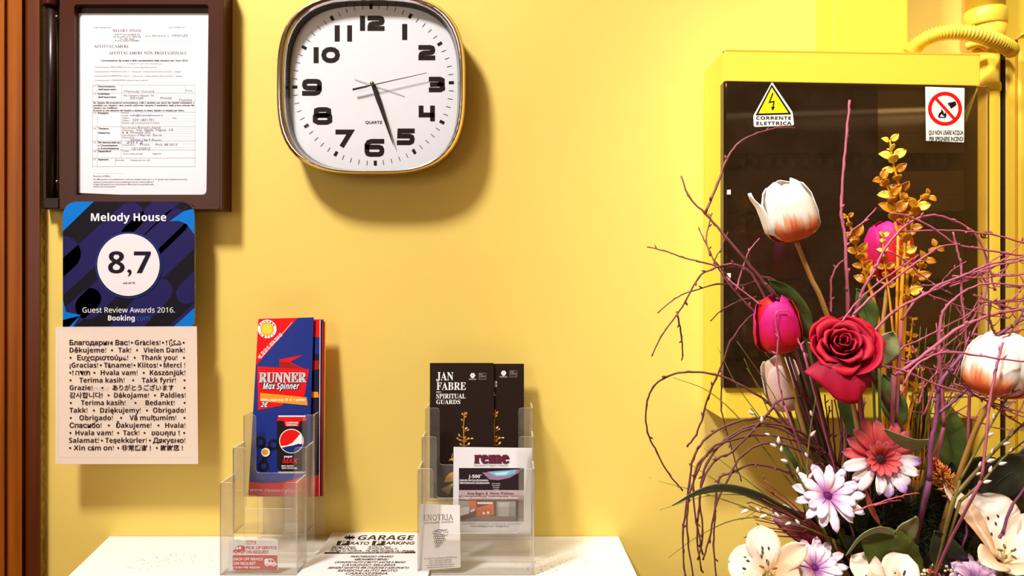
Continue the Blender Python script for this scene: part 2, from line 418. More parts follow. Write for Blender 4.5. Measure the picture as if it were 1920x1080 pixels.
GREY = ink('grey', (140, 138, 140)); PALEGREY = ink('pale_grey', (196, 195, 198))
# ------------------------------------------------------------------ the room
ZF, ZC = 0.0, 3.2
def slab(name, lo, hi, m):
    b = MB(); b.box(lo, hi, m); return struct(b.build(name))
slab('wall_back', (-2.4, 0, ZF), (2.8, .1, ZC), YEL)
slab('wall_left', (-2.5, -3.7, ZF), (-2.4, .1, ZC), mat('brown_plaster', (150, 128, 100), .8, .05, 6))
slab('wall_right', (2.8, -3.7, ZF), (2.9, .1, ZC), YEL)
slab('wall_front', (-2.5, -3.8, ZF), (2.9, -3.7, ZC), mat('taupe_plaster', (196, 182, 160), .7, .04, 6, bump=.1))
slab('floor', (-2.5, -3.8, -.1), (2.9, .1, ZF), mat('terracotta_floor', (140, 88, 60), .4, .15, 6, bump=.05))
slab('ceiling', (-2.5, -3.8, ZC), (2.9, .1, ZC + .1), mat('white_ceiling', (232, 226, 214), .8, .02, 6))
# opposite wall: dark louvred wardrobe doors, they show in the smoked cover
WOODD = mat('dark_wood', (70, 44, 28), .4, .3, 10, stretch=(6, 6, .6))
b = MB()
for k in range(4):
    x0 = -.9 + k * .62
    b.box((x0, -3.7, .0), (x0 + .07, -3.62, 2.5), WOODD); b.box((x0 + .54, -3.7, .0), (x0 + .61, -3.62, 2.5), WOODD)
    for z in range(26): b.box((x0 + .07, -3.7, .06 + z * .094), (x0 + .54, -3.64, .125 + z * .094), WOODD)
struct(b.build('door_2'))
# wooden door casing at the left edge
WOOD = mat('varnished_pine', (178, 94, 12), .35, .3, 9, stretch=(9, 9, .32), rgb2=(84, 34, 2), bump=.1, bscale=14, spec=.3)
def xw(px, y): return (px - 960) * (y - CY) / F
WOOD2 = mat('varnished_pine_edge', (108, 46, 10), .35, .3, 9, stretch=(9, 9, .3), rgb2=(58, 22, 4), bump=.1, bscale=14, spec=.3)
prof = [(-220, 0), (-220, -.026), (8, -.026), (10, -.020), (14, -.020), (16, -.022), (41, -.022), (43, -.012), (43, 0)]
b = MB(); b.prism([(xw(px, y), y, ZF) for px, y in prof], (0, 0, 2.7), WOOD)
prof = [(43, 0), (43, -.012), (46, -.011), (48, -.017), (52, -.019), (74, -.018), (76.5, -.014), (76.5, 0)]
b.prism([(xw(px, y), y, ZF) for px, y in prof], (0, 0, 2.7), WOOD2); struct(b.build('trim_1'))
# knots and the ragged plaster edge along the casing
random.seed(4)
PLAST = mat('ragged_plaster', (206, 170, 84), .9, .2, 120, bump=.6, bscale=260, rgb2=(96, 70, 26))
b = MB(); n = 170; L_ = []; R_ = []
for i in range(n + 1):
    z = 0.9 + 1.05 * i / n
    L_.append(Vector((xw(76.5, -.013), -.013, z))); R_.append(Vector((xw(79.5 + random.random() * 4.5, -.004), -.004, z)))
for i in range(n):
    m1 = (L_[i] + R_[i]) / 2 + Vector((0, -.002 - .003 * random.random(), 0)); m2 = (L_[i + 1] + R_[i + 1]) / 2 + Vector((0, -.002 - .003 * random.random(), 0))
    b.poly([L_[i], m1, m2, L_[i + 1]], PLAST); b.poly([m1, R_[i], R_[i + 1], m2], PLAST)
    b.poly([R_[i], Vector((R_[i].x, 0, R_[i].z)), Vector((R_[i + 1].x, 0, R_[i + 1].z)), R_[i + 1]], PLAST)
struct(b.build('trim_2'))
# yellow door casing at the right edge
xc = xw(1886, -.030)
b = MB(); b.prism([(xc, 0, ZF), (xc, -.028, ZF), (xc + .002, -.030, ZF), (xw(1903, -.030), -.030, ZF), (xw(1906, -.024), -.024, ZF), (xw(1909, -.030), -.030, ZF), (xw(1915, -.033), -.033, ZF), (1.1, -.033, ZF), (1.1, 0, ZF)], (0, 0, 1.80), YELP)
b.prism([(xc, 0, 1.80), (xc, -.028, 1.80), (xc + .002, -.030, 1.80), (1.1, -.030, 1.80), (1.1, 0, 1.80)], (0, 0, .4), YELP)
b.prism([(xw(1906, -.03), -.03, 1.80), (xw(1913, -.03), -.036, 1.806), (1.1, -.036, 1.806), (1.1, -.03, 1.80)], (0, 0, .004), YELP)
b.box((xc - .0046, -.0285, ZF), (xc + .0003, -.001, 2.3), mat('gap_shade', (44, 24, 8), .9, .1, 30))  # dark strip painted for the shade in the gap beside the casing
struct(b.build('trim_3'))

# ------------------------------------------------------------------ notice frame with its form
yf = -.036                                   # front of the frame
fr = thing('notice_frame', (xw(250, yf), 0, P(250, 393, 1.16).z), 'dark brown hinged notice frame on the yellow wall beside the wooden door casing', 'frame')
def pz(py, y): return CZ + (540 - py) * (y - CY) / F
def xz(px, py, y): return (xw(px, y), y, pz(py, y))
b = MB()
out = [(112, -40), (420, -40), (418, 393), (112, 393)]
inn = round2([(139, 8), (391, 8), (387, 365), (139, 365)], [7, 7, 9, 4])
# front ring: split into four trapezoid strips around the rounded opening
def ring_face(y, m, o_, i_, depth):
    O_ = [Vector(xz(*p, y)) for p in o_]; I_ = [Vector(xz(*p, y)) for p in i_]
    k = len(I_) // 4
    grp = [I_[j * k:(j + 1) * k] for j in range(4)]
    for j in range(4):
        a = O_[j]; c = O_[(j + 1) % 4]; g = grp[j]; g2 = grp[(j + 1) % 4]
        for q in range(k - 1): b.poly([a, g[q], g[q + 1]][::-1] if False else [a, g[q + 1], g[q]], m)
        b.poly([a, c, g2[0], g[-1]], m)
    for j in range(4):
        a = O_[j]; c = O_[(j + 1) % 4]; b.poly([a, a + Vector((0, depth, 0)), c + Vector((0, depth, 0)), c], m)
    for j in range(len(I_)):
        a = I_[j]; c = I_[(j + 1) % len(I_)]; b.poly([a, c, c + Vector((0, .012, 0)), a + Vector((0, .012, 0))], m)
ring_face(yf, BROWNF, out, inn, .036)
b.build('frame_rim', fr)
b = MB(); b.prism([xz(*p, -.023) for p in [(128, -10), (402, -10), (402, 378), (128, 378)]], (0, .018, 0), mat('frame_backing', (58, 38, 14), .5, .08, 20)); b.build('backing', fr)
# raised outer lip on the right and bottom
b = MB()
b.prism([xz(*p, yf - .004) for p in [(413, -40), (419, -40), (417.5, 393), (411.5, 393)]], (0, .0045, 0), BROWNF)
b.prism([xz(*p, yf - .004) for p in [(112, 388), (411.5, 388), (411.5, 393), (112, 393)]], (0, .0045, 0), BROWNF); b.build('outer_lip', fr, bevel=.001)
DKB = mat('hinge_plastic', (34, 16, 12), .3, .08, 20, spec=.25)
b = MB(); hx = xw(98, -.02)
b.tube([(hx, -.02, pz(380, -.02)), (hx, -.02, pz(-40, -.02))], .0085, DKB, 14); hr_ = b.build('hinge_rod', fr)
b = MB(); b.box((xw(84, -.012), -.016, pz(392, -.016)), (xw(113, -.012), -.0005, pz(-40, -.016)), DKB); b.build('hinge_strip', fr)
b = MB(); b.lathe([(.0125, 0), (.0135, .002), (.0135, .05), (.0125, .052)], (hx, -.02, pz(13, -.02)), BROWNF, 20); b.build('hinge_cap', hr_)
b = MB(); b.box((xw(82, -.03), -.032, pz(392, -.03)), (xw(112, -.03), -.001, pz(371, -.03)), DKB); b.build('hinge_foot', hr_, bevel=.002)
for py in (32, 341):
    b = MB(); b.blob(Vector(xz(107, py, -.021)) + Vector((0, 0, 0)), .0036, mat('screw_steel', (120, 105, 95), .3, .05, 20, metal=1), 10, 5, Vector((0, -1, 0)), .9); b.build('screw', fr)
# the form behind the opening
sh = Sheet((0, -.0245, 1.4))
sh.base([(142, 25), (398, 25), (398, 372), (142, 361.5)], .0008, WHITE)
def t(x0, x1, yb, cap, txt, m=BLACK, **k): sh.text(txt, x0, x1, yb, cap, m, **k)
g7 = ink('grey_print', (110, 108, 116)); BLUEP = ink('pen', (110, 108, 150))
t(175, 208, 53, 3.4, 'Codice dell\'esercizio', g7); t(316, 348, 53, 3.4, 'mod. COM/A/R 4/11', g7)
t(211, 265, 59.5, 4.6, 'MELODY HOUSE', fn=serif)
t(215, 262, 66.5, 3, 'AFFITTACAMERE DI', BLACK); t(212, 264, 67.5 + 3, 3, 'VIA B.CAIROLI 47  FIRENZE', BLACK); t(224, 252, 71.5 + 3, 3, 'Tel. 055 4620', BLACK); t(216, 261, 75.5 + 2.5, 3, 'P.IVA 02031020483', BLACK)
t(272, 317, 69, 3.6, 'ALLA PROVINCIA DI', g7, shear=.15); t(322, 352, 69, 4.6, 'FIRENZE', BLUEP, shear=.25)
for yy in (75, 80): sh.rect(272, yy, 361, yy + .6, PALEGREY)
t(176, 242, 89.5, 5, 'x AFFITTACAMERE', fn=serif); t(204, 350, 102, 5.2, '- AFFITTACAMERE NON PROFESSIONALE', fn=serif)
t(189, 352, 115, 3.2, 'Comunicazione dei prezzi e delle caratteristiche della struttura per l\'anno 2016', bold=.025)
t(238, 303, 120.5, 2.8, '(compilare le parti che interessano)', g7)
for i, (tx, x1) in enumerate([('Comunicazione PRINCIPALE (e non e nuova apertura) prima', 294), ('Comunicazione ANNUALE entro il 1 marzo per i prezzi praticati dal successivo 1 giugno', 340), ('Comunicazione SUPPLETIVA entro il 1 marzo per i prezzi praticati dal successivo 1 giugno', 342), ('Comunicazione VARIAZIONE inclusi prezzi massimi', 277)]):
    t(176, x1, 127.3 + i * 8.2, 3, tx, g7, shear=.15)
def rule(x0, y0, x1, y1): sh.rect(x0, y0, max(x1, x0 + .55), max(y1, y0 + .55), GREY)
for yy in (159, 174, 190, 210, 237, 264, 281, 296, 312): rule(173, yy, 366, yy)
for xx in (173, 365.6): rule(xx, 159, xx, 312)
rule(182, 159, 182, 190); rule(228, 159, 228, 190); rule(182, 210, 182, 312); rule(227, 210, 227, 296); rule(216, 296, 216, 311); rule(347, 159, 347, 174)
for yy in (178.5, 183, 186.5, 216, 222, 227, 232.5, 241, 245.5, 250, 255, 259.5, 269, 276): sh.rect(229, yy, 364, yy + .4, PALEGREY)
for n_, yy, tx in [('11', 163.5, 'Denominazione'), ('', 169, 'dell\'esercizio'), ('12', 177.5, 'Indirizzo'), ('', 183.5, 'dell\'esercizio'), ('13', 213.5, 'Recapito'), ('14', 242.5, 'Titolare'), ('', 250.5, '(Gestore)'), ('15', 268.5, 'DIA (denuncia inizio att.)'), ('', 274, 'o Comunicazione'), ('', 279.5, 'o Autorizzazione'), ('16', 285, 'Dipendenti'), ('17', 300.5, 'Apertura')]:
    if n_: t(175, 180, yy, 3, n_, g7)
    t(184, 184 + min(42, len(tx) * 2.45), yy, 3.2, tx, BLACK, bold=.03)
for i, tx in enumerate(["Se, rispetto alla precedente comunicazione, nulla e cambiato per alcuni dei riquadri sottostanti, e", "possibile non ripetere i dati, avendo sull'avviso riempito il quadratino della prima colonna del", 'riquadro non modificato.', 'Se anche un solo elemento del riquadro e cambiato, lo stesso riquadro va riempito per intero.']):
    t(175, [364, 364, 221, 346][i], 194 + i * 4.8, 3, tx, BLACK, bold=.01)
for x0, x1, yy, tx in [(232, 289, 173, 'Melody house'), (230, 288, 181, 'Via Cesare Guasti 16'), (243, 268, 186, '50100'), (300, 322, 185.5, 'Firenze'), (334, 360, 189, 'Toscana'), (244, 305, 218, 'info@melodyhouse.it'), (248, 288, 227, '339 1801751'), (258, 301, 241, 'Rossi Sara'), (254, 324, 245.5, 'Via della Vigna 10'), (244, 282, 250, 'Firenze (FI)'), (258, 303, 255, 'Mario Sara'), (243, 302, 264.5, '20/06/1967 Prato'), (236, 268, 269, '2012'), (262, 281, 273, 'Prot.'), (291, 332, 273, 'Prot. 88 2012'), (247, 281, 280.5, '12/12/2012')]:
    t(x0, x1, yy, 4, tx, BLUEP, shear=.3)
for x0, x1, yy, tx in [(229, 242, 213, 'Presso'), (229, 240, 218, 'E-mail'), (229, 243, 222.5, 'Telefono'), (324, 331, 222.5, 'Fax'), (229, 243, 227, 'Cellulare'), (229, 299, 231.5, 'Recapito negli eventuali periodi di chiusura'), (229, 256, 241, 'Nome del titolare'), (229, 250, 245.5, 'Nato/a'), (229, 256, 254.5, 'Nome del gestore'), (229, 252, 259, 'Nato/a'), (229, 240, 250, 'il'), (229, 255, 273, 'Comunicazione n.'), (229, 242, 284.5, 'Totale'), (231, 268, 289.5, 'di cui a tempo parziale'), (286, 302, 289.5, 'stagionali'), (217, 233, 301.5, 'Annuale'), (245, 281, 301.5, 'Stagionale con dal'), (348, 361, 171, 'Stelle')]:
    t(x0, x1, yy, 2.9, tx, g7)
sh.rect(175, 325, 230, 325.5, PALEGREY)
for x1, yy, tx in [(207, 331.5, 'Riservato all\'Ufficio'), (351, 337.5, 'Per affittacamere non professionali i codici da compilare sono: da 11 a 17, gli altri sono facoltativi con avviso'), (289, 342.5, 'sanzioni e prezzi questi saranno pubblicizzati sul sito turismo della R.T.'), (288, 346.8, 'La figura del gestore non e prevista per affittacamere non professionale'), (216, 351, 'indicare uno o piu periodi')]:
    t(175, x1, yy, 2.7, tx, BLACK)
tag(sh.build('printed_form'), 'white official form with printed table and handwriting inside the dark brown frame', 'paper')

# ------------------------------------------------------------------ blue award plaque
NAVY = mat('plaque_navy', (26, 20, 66), .25, .04, 20, spec=.25); DEEP = ink('deep_navy', (14, 10, 22)); AZ = ink('azure', (0, 112, 204)); NAVY2 = ink('navy_band', (30, 24, 84))
pl = thing('award_plaque', (xw(241, -.04), -.04, pz(625, -.04)), 'square dark blue award plaque with white score disc below the brown frame', 'plaque')
sh = Sheet((0, -.0435, 1.4))
rp_ = round2([(118, 378), (365, 378), (365, 625), (118, 625)], [30, 30, 30, 3], 8)
sh.base(rp_, .0033, NAVY, clear_mat('acrylic_edge', (.75, .8, .85), .1, 1, .3))
def clip(poly, x0=118.6, y0=378.6, x1=364.4, y1=624.4):
    def cut(ps, f, inter):
        o_ = []
        for i in range(len(ps)):
            a, c = ps[i - 1], ps[i]
            if f(c):
                if not f(a): o_.append(inter(a, c))
                o_.append(c)
            elif f(a): o_.append(inter(a, c))
        return o_
    def ix(X): return lambda a, c: (X, a[1] + (c[1] - a[1]) * (X - a[0]) / (c[0] - a[0]))
    def iy(Y): return lambda a, c: (a[0] + (c[0] - a[0]) * (Y - a[1]) / (c[1] - a[1]), Y)
    for f, i_ in ((lambda p: p[0] >= x0, ix(x0)), (lambda p: p[0] <= x1, ix(x1)), (lambda p: p[1] >= y0, iy(y0)), (lambda p: p[1] <= y1, iy(y1))):
        poly = cut(poly, f, i_)
        if len(poly) < 3: return []
    return poly
def clip_convex(poly, win):
    A = sum(win[i - 1][0] * win[i][1] - win[i][0] * win[i - 1][1] for i in range(len(win)))
    if A < 0: win = win[::-1]
    for i in range(len(win)):
        a, c = win[i - 1], win[i]; o_ = []
        def sd(p): return (c[0] - a[0]) * (p[1] - a[1]) - (c[1] - a[1]) * (p[0] - a[0])
        for j in range(len(poly)):
            p, q = poly[j - 1], poly[j]; sp_, sq = sd(p), sd(q)
            if (sp_ >= 0) != (sq >= 0): k_ = sp_ / (sp_ - sq); o_.append((p[0] + (q[0] - p[0]) * k_, p[1] + (q[1] - p[1]) * k_))
            if sq >= 0: o_.append(q)
        poly = o_
        if len(poly) < 3: return []
    return poly
def capsule(x0, y0, x1, y1, r):           # a round-ended diagonal band
    a = math.degrees(math.atan2(y1 - y0, x1 - x0))
    return circ(x1, y1, r, 10, a0=a - 90, a1=a + 90) + circ(x0, y0, r, 10, a0=a + 90, a1=a + 270)
def pp(poly, m, l):
    q = clip_convex(poly, rp_)
    if q: sh.poly(q, m, l)
pp([(118, 378), (365, 378), (365, 625), (118, 625)], DEEP, 1)
for q in [(95, 540, 245, 405, 26), (165, 575, 330, 415, 24), (245, 440, 345, 350, 18), (298, 498, 420, 380, 23), (225, 625, 300, 545, 24), (120, 475, 60, 530, 32), (350, 550, 420, 480, 20), (340, 620, 470, 500, 22), (80, 640, 170, 560, 20)]:
    pp(capsule(*q), NAVY2, 2)
pp([(118, 434), (118, 378), (176, 378)], AZ, 3); pp([(318, 415), (345, 396), (370, 390), (365, 440), (350, 420), (335, 414)], AZ, 3)
pp([(118, 560), (124, 585), (148, 590), (152, 590), (118, 625)], AZ, 3); pp([(365, 577), (365, 625), (312, 625)], AZ, 3); pp([(118, 600), (150, 592), (130, 625), (118, 625)], AZ, 3)
for nm, tx, x0, x1, yb, cap, m, bo in [('h', 'Melody House', 171, 312, 414.5, 14.3, INKW, .028), ('g', 'Guest Review Awards 2016.', 155, 328, 586, 9.6, INKW, 0), ('b', 'Booking', 203, 253, 601, 9.5, INKW, .035), ('c', '.com', 254, 281, 601, 9.5, ink('blue_print', (40, 92, 170)), .0)]:
    sh.text(tx, x0, x1, yb, cap, m, layer=5, bold=bo, st='b' if bo else 'n')
sh.build('plaque_body', pl)
b2 = MB()
sh = Sheet((0, -.0448, 1.4))
sh.base(circ(241, 497, 62.5, 48), .0012, ink('ring_blue', (22, 54, 130)))
sh.poly(circ(241, 497, 60.5, 48), DEEP, 1); sh.poly(circ(241, 496.5, 58.5, 48), mat('disc_white', (228, 222, 228), .4, .01, 20), 2)
sh.text('8,7', 203, 283, 512, 40.5, ink('digit_navy', (24, 16, 34)), layer=4, bold=.03, res=4); sh.text('out of 10', 231, 253, 532, 3.4, BLACK, layer=4, bold=.05)
lab(sh.build('score_disc', pl), 'white round score disc')

# ------------------------------------------------------------------ translucent thank-you sheet
FROST = mat('frosted_plastic', (252, 234, 220), .4, .02, 40, spec=.25)
nt = FROST.node_tree; pb = nt.nodes['Principled BSDF']; tr = nt.nodes.new('ShaderNodeBsdfTransparent'); tr.inputs[0].default_value = (.9, .88, .86, 1)
ms = nt.nodes.new('ShaderNodeMixShader'); ms.inputs[0].default_value = .27
nt.links.new(pb.outputs[0], ms.inputs[1]); nt.links.new(tr.outputs[0], ms.inputs[2]); nt.links.new(ms.outputs[0], nt.nodes['Material Output'].inputs[0])
sh = Sheet((0, -.0462, 1.4))
sh.base([(104, 613.5), (369, 612.5), (371.5, 870), (104, 870.5)], .0008, FROST)
# folded rim lines of the sheet
RIMC = mat('frosted_rim', (236, 220, 212), .3, .02, 40)
sh.line([(109, 617), (109, 858), (112, 866)], 1.2, RIMC); sh.line([(104, 613.6), (369, 612.6)], 1.4, RIMC); sh.line([(112, 857), (366, 857)], 1.5, RIMC); sh.line([(104.7, 869.3), (371, 869)], 1.6, RIMC)
TK = ink('thanks_brown', (44, 20, 26)); GH = ink('ghost_print', (206, 188, 180))
sh.text('mor  auovanu', 168, 300, 733, 9, GH, layer=1, bold=.03); 
for i, wd in enumerate((92, 100, 84, 96)): sh.text('onisv noitnevnoc smret ylppa', 241 - wd / 2 + 6, 241 + wd / 2 + 6, 752 + i * 4.2, 2.2, GH, layer=1)
DOT = '•'
LN = [[('Благодарим Вас!', 130.5, 243), (DOT, 245, 250), ('Gràcies!', 253, 301), (DOT, 303.5, 308), ('!', 311, 313.5), ('اًﺮﻜﺷ', 317, 340), (DOT, 342.5, 346.5)],
 [('Děkujeme!', 130.5, 199), (DOT, 208, 212.5), ('Tak!', 222, 246), (DOT, 255, 259.5), ('Vielen Dank!', 269, 346.5)],
 [(DOT, 130.5, 134.5), ('Ευχαριστούμε!', 145, 240.5), (DOT, 250.5, 255), ('Thank you!', 265, 332.5), (DOT, 343, 347)],
 [('¡Gracias!', 130.5, 184), (DOT, 187, 191.5), ('Täname!', 195, 248), (DOT, 250, 254.5), ('Kiitos!', 258.5, 296), (DOT, 299, 303.5), ('Merci !', 307, 347)],
 [(DOT, 130, 134), ('!', 135.5, 138), ('הדות', 141.5, 169), (DOT, 175, 179.5), ('Hvala vam!', 189, 258), (DOT, 267.5, 272), ('Köszönjük!', 281, 347.5)],
 [(DOT, 130.5, 134.5), ('Terima kasih!', 149, 233.5), (DOT, 247.5, 252), ('Takk fyrir!', 266, 329.5), (DOT, 344, 348)],
 [('Grazie!', 130.5, 173.5), (DOT, 190, 194.5), ('ありがとうございます', 211, 326), (DOT, 344, 348)],
 [('감사합니다!', 130.5, 192.5), (DOT, 201.5, 206), ('Dėkojame!', 214, 279.5), (DOT, 288.5, 293), ('Paldies!', 301.5, 348)],
 [(DOT, 131, 135), ('Terima kasih!', 152, 235.5), (DOT, 252, 256.5), ('Bedankt!', 273, 327.5), (DOT, 344, 348.5)],
 [('Takk!', 130.5, 164), (DOT, 174, 178.5), ('Dziękujemy!', 188, 264), (DOT, 273.5, 278), ('Obrigado!', 287, 348)],
 [(DOT, 131, 135), ('Obrigado!', 149, 211.5), (DOT, 225, 229.5), ('Vă mulţumim!', 243, 330.5), (DOT, 344, 348)],
 [('Спасибо!', 130.5, 190.5), (DOT, 202, 206.5), ('Ďakujeme!', 218, 284), (DOT, 295, 299.5), ('Hvala!', 310, 347.5)],
 [(DOT, 130, 134.5), ('Hvala vam!', 141.5, 212), (DOT, 219.5, 224), ('Tack!', 231, 261.5), (DOT, 269, 273.5), ('ขอบคุณ !', 284, 337), (DOT, 343.5, 347.5)],
 [('Salamat!', 129.5, 185.5), (DOT, 189, 193.5), ('Teşekkürler!', 197.5, 275), (DOT, 279, 283.5), ('Дякуємо!', 287, 347.5)],
 [(DOT, 129.5, 134), ('Xin cám ơn!', 138.5, 213.5), (DOT, 219.5, 224), ('非常感谢 !', 228, 283), (DOT, 292, 296.5), ('謝謝您 !', 301, 343)]]
for i, l in enumerate(LN):
    yb = 646.8 + i * 14.1
    for s_, x0, x1 in l:
        if s_ == DOT: sh.poly(circ((x0 + x1) / 2, yb - 4.3, 2.0, 8), TK, 3)
        else: sh.text(s_, x0, x1, yb, 9.2 if ord(s_[0]) < 0x3000 or '!' in s_[:1] else 8.6, TK, layer=3, bold=.022)
tag(sh.build('thank_you_sheet'), 'translucent pinkish plastic sheet printed with thanks in many languages, below the blue plaque', 'sheet')

# ------------------------------------------------------------------ wall clock
cxp, cyp = 699.6, 159.2
yb_, yd = -.055, -.034          # front of the rim, the dial
def sup(px0, px1, py0, py1, y, n=72, e=3.1):
    pts = []
    for i in range(n):
        a = 2 * math.pi * i / n; c, s_ = math.cos(a), math.sin(a)
        r = (abs(c) ** e + abs(s_) ** e) ** (-1 / e)
        pts.append((xw((px0 + px1) / 2, y) + (px1 - px0) / 2 * (y - CY) / F * r * c, y, pz((py0 + py1) / 2, y) + (py1 - py0) / 2 * (y - CY) / F * r * s_))
    return [Vector(p) for p in pts]
ck = thing('wall_clock', (xw(697, 0), 0, pz(330, 0)), 'large rounded square clock with chrome rim and white dial on the yellow wall', 'clock')
CHROME = mat('chrome', (226, 226, 234), .12, .02, 20, metal=1); GOLD = mat('gold_rim', (196, 150, 52), .22, .05, 20, metal=1)
def loft(b, loops, m, close=True):
    n0 = len(b.v); n = len(loops[0])
    for l in loops: b.v += l
    for i in range(len(loops) - 1):
        for j in range(n):
            j2 = (j + 1) % n; b.face([n0 + i * n + j, n0 + i * n + j2, n0 + (i + 1) * n + j2, n0 + (i + 1) * n + j], m, True)
def scaled(l, k, y):
    c = sum(l, Vector()) / len(l); return [Vector((c.x + (p.x - c.x) * k, y, c.z + (p.z - c.z) * k)) for p in l]
O_ = sup(518.5, 873, -11, 327, yb_ + .006)
I_ = sup(533, 861, -1, 320, yb_ + .004)
b = MB(); back = scaled(O_, .955, -.001)
loft(b, [back, scaled(O_, .985, -.015), scaled(O_, 1.0, -.042), scaled(O_, 1.0, yb_ + .0075)], GOLD)
b.poly(back, GOLD); b.build('case', ck)
b = MB()
loft(b, [scaled(O_, 1.0, yb_ + .008), scaled(O_, .995, yb_ + .0045), scaled(O_, .988, yb_ + .003)], GOLD); b.build('gold_edge', ck)
b = MB()
mid = [(a + c) / 2 for a, c in zip(O_, I_)]
loft(b, [scaled(O_, .988, yb_ + .003), scaled(O_, .975, yb_), [Vector((p.x, yb_ - .0012, p.z)) for p in mid], scaled(I_, 1.0, yb_ + .002), scaled(I_, .993, yb_ + .006)], CHROME); lab(b.build('bezel', ck), 'polished chrome bezel')
b = MB(); DIALI = mat('bezel_dark_reflection', (26, 20, 20), .25, .05, 20, coat=.3)  # near-black colour stands for the dark room mirrored in the bezel wall
loft(b, [scaled(I_, .993, yb_ + .006), scaled(I_, .972, yd)], DIALI); b.build('inner_ring', ck)
sh = Sheet((0, yd, 1.4)); DIAL = mat('clock_dial', (246, 247, 255), .45, .01, 20)
dl = scaled(I_, .99, yd); sh.mb.prism(dl, (0, .003, 0), DIAL)
NUM = ink('numeral', (34, 24, 20))
DG = {'1': [[(.5, 0), (.5, 1)]],
 '2': [[(0, 1), (.78, 1), (.96, .93), (1, .8), (1, .68), (.95, .56), (.8, .5), (.25, .47), (.06, .38), (0, .2), (0, 0), (1, 0)]],
 '3': [[(0, 1), (.78, 1), (.97, .9), (.97, .62), (.8, .52), (.1, .5)], [(.78, .5), (.98, .4), (1, .12), (.8, 0), (0, 0)]],
 '4': [[(0, 1), (0, .36), (.88, .36)], [(.93, 1), (.93, 0)]],
 '5': [[(1, 1), (.05, 1), (.03, .56), (.8, .56), (.96, .47), (1, .3), (.96, .1), (.8, 0), (0, 0)]],
 '6': [[(1, 1), (.3, 1), (.1, .92), (0, .72), (0, .2), (.06, .06), (.2, 0), (.8, 0), (.95, .07), (1, .2), (1, .36), (.95, .49), (.8, .56), (0.05, .56)]],
 '7': [[(0, 1), (.98, 1), (.38, 0)]],
 '8': [[(.25, 1), (.75, 1), (.92, .93), (.94, .68), (.78, .56), (.22, .56), (.06, .68), (.08, .93), (.25, 1)], [(.22, .54), (.78, .54), (1, .42), (1, .12), (.8, 0), (.2, 0), (0, .12), (0, .42), (.22, .54)]],
 '0': [[(.5, 1), (.25, .95), (.07, .78), (0, .5), (.07, .22), (.25, .05), (.5, 0), (.75, .05), (.93, .22), (1, .5), (.93, .78), (.75, .95), (.5, 1)]]}
DG['9'] = [[(1 - x, 1 - y) for x, y in DG['6'][0]]]
def digit(ch, x0, y0, x1, y1, wd=9.0):
    for st in DG[ch]:
        pts = [(x0 + wd / 2 + ux * (x1 - x0 - wd), y1 - wd / 2 - uy * (y1 - y0 - wd)) for ux, uy in st]
        if ch == '1': sh.rect(x0, y0, x1, y1, NUM, 2); continue
        n = Vector(((pts[-1][0] - pts[0][0]), (pts[-1][1] - pts[0][1]), 0))
        for q in ribbon(pts, wd, wd / 2): sh.poly(q, NUM, 2)
for ch, *bx in [('1', 675, 29.5, 684.5, 58), ('2', 689, 29.5, 721, 58), ('1', 754, 45, 763.5, 75), ('2', 784.5, 84.5, 816, 113), ('3', 804, 144, 834.5, 173), ('4', 785, 198, 817, 227.5), ('5', 744, 241, 777.5, 272), ('6', 683.5, 260.5, 720.5, 294), ('7', 629, 243, 662.5, 276), ('8', 586.5, 201, 623, 234), ('9', 566.5, 148, 603.5, 179.5), ('1', 588, 88.5, 597.5, 118.5), ('0', 602.5, 88, 637.5, 118.5), ('1', 627.5, 47.5, 637, 78), ('1', 651, 47.5, 660, 78)]:
    digit(ch, *bx)
for i in range(60):
    a = R(i * 6 - 1.6); ux, uy = math.sin(a), -math.cos(a); hr = i % 5 == 0
    r0, r1, wd = (142, 151.5, 5.8) if hr else (142.5, 151.5, 1.15)
    sh.line([(cxp + ux * r0, cyp + uy * r0), (cxp + ux * r1, cyp + uy * r1)], wd, NUM, 2)
sh.text('QUARTZ', 685, 717, 232, 5, NUM, layer=2, bold=.02)
lab(sh.build('dial', ck), 'white dial with black numerals and minute marks')
HANDM = mat('hand_black', (26, 18, 14), .35, .05, 30)
def hand(name, pts, h, m, th=.0007):
    s2 = Sheet((0, yd - h, 1.4)); s2.base(pts, th, m); return s2.build(name, ck)
def along(x1, y1, prof, back=0):     # outline of a hand: prof = [(distance, half width)]
    d = Vector((x1 - cxp, y1 - cyp)); Ln = d.length; d /= Ln; n = Vector((-d.y, d.x)); c = Vector((cxp, cyp))
    q = [c + d * (t_ * Ln) + n * w_ for t_, w_ in prof] + [c + d * (t_ * Ln) - n * w_ for t_, w_ in prof[::-1]]
    return [(p.x, p.y) for p in q]
hand('hour_hand', along(727, 238, [(0, 3.6), (.35, 4.4), (.9, 1.8), (1, .6)]), .004, HANDM)
hand('minute_hand', along(737.5, 272, [(0, 2.6), (.3, 3.4), (.85, 1.4), (1, .4)]), .0065, HANDM)
hand('second_hand', along(800, 136.5, [(-.385, 1.9), (-.12, 1.7), (-.06, .8), (.2, .8), (1, .45)]), .009, HANDM)
lab(hand('pale_strip', along(757, 178.5, [(-.62, .45), (1, .35)]), .002, mat('pale_strip_grey', (196, 194, 200), .3, .02, 30)), 'thin pale grey strip across the dial')  # thin pale grey strip through the dial centre
b = MB(); b.lathe([(.0034, 0), (.0034, .0095), (.0022, .0108), (.0004, .0112)], xz(cxp, cyp, yd), mat('brass_pin', (150, 120, 70), .3, .05, 20, metal=1), 16, Vector((0, -1, 0))); b.build('centre_pin', ck)
b = MB(); b.prism(scaled(I_, .99, yb_ + .0062), (0, .001, 0), clear_mat('clock_glass', (.995, .995, .995), .03, .25)); b.build('glass', ck)

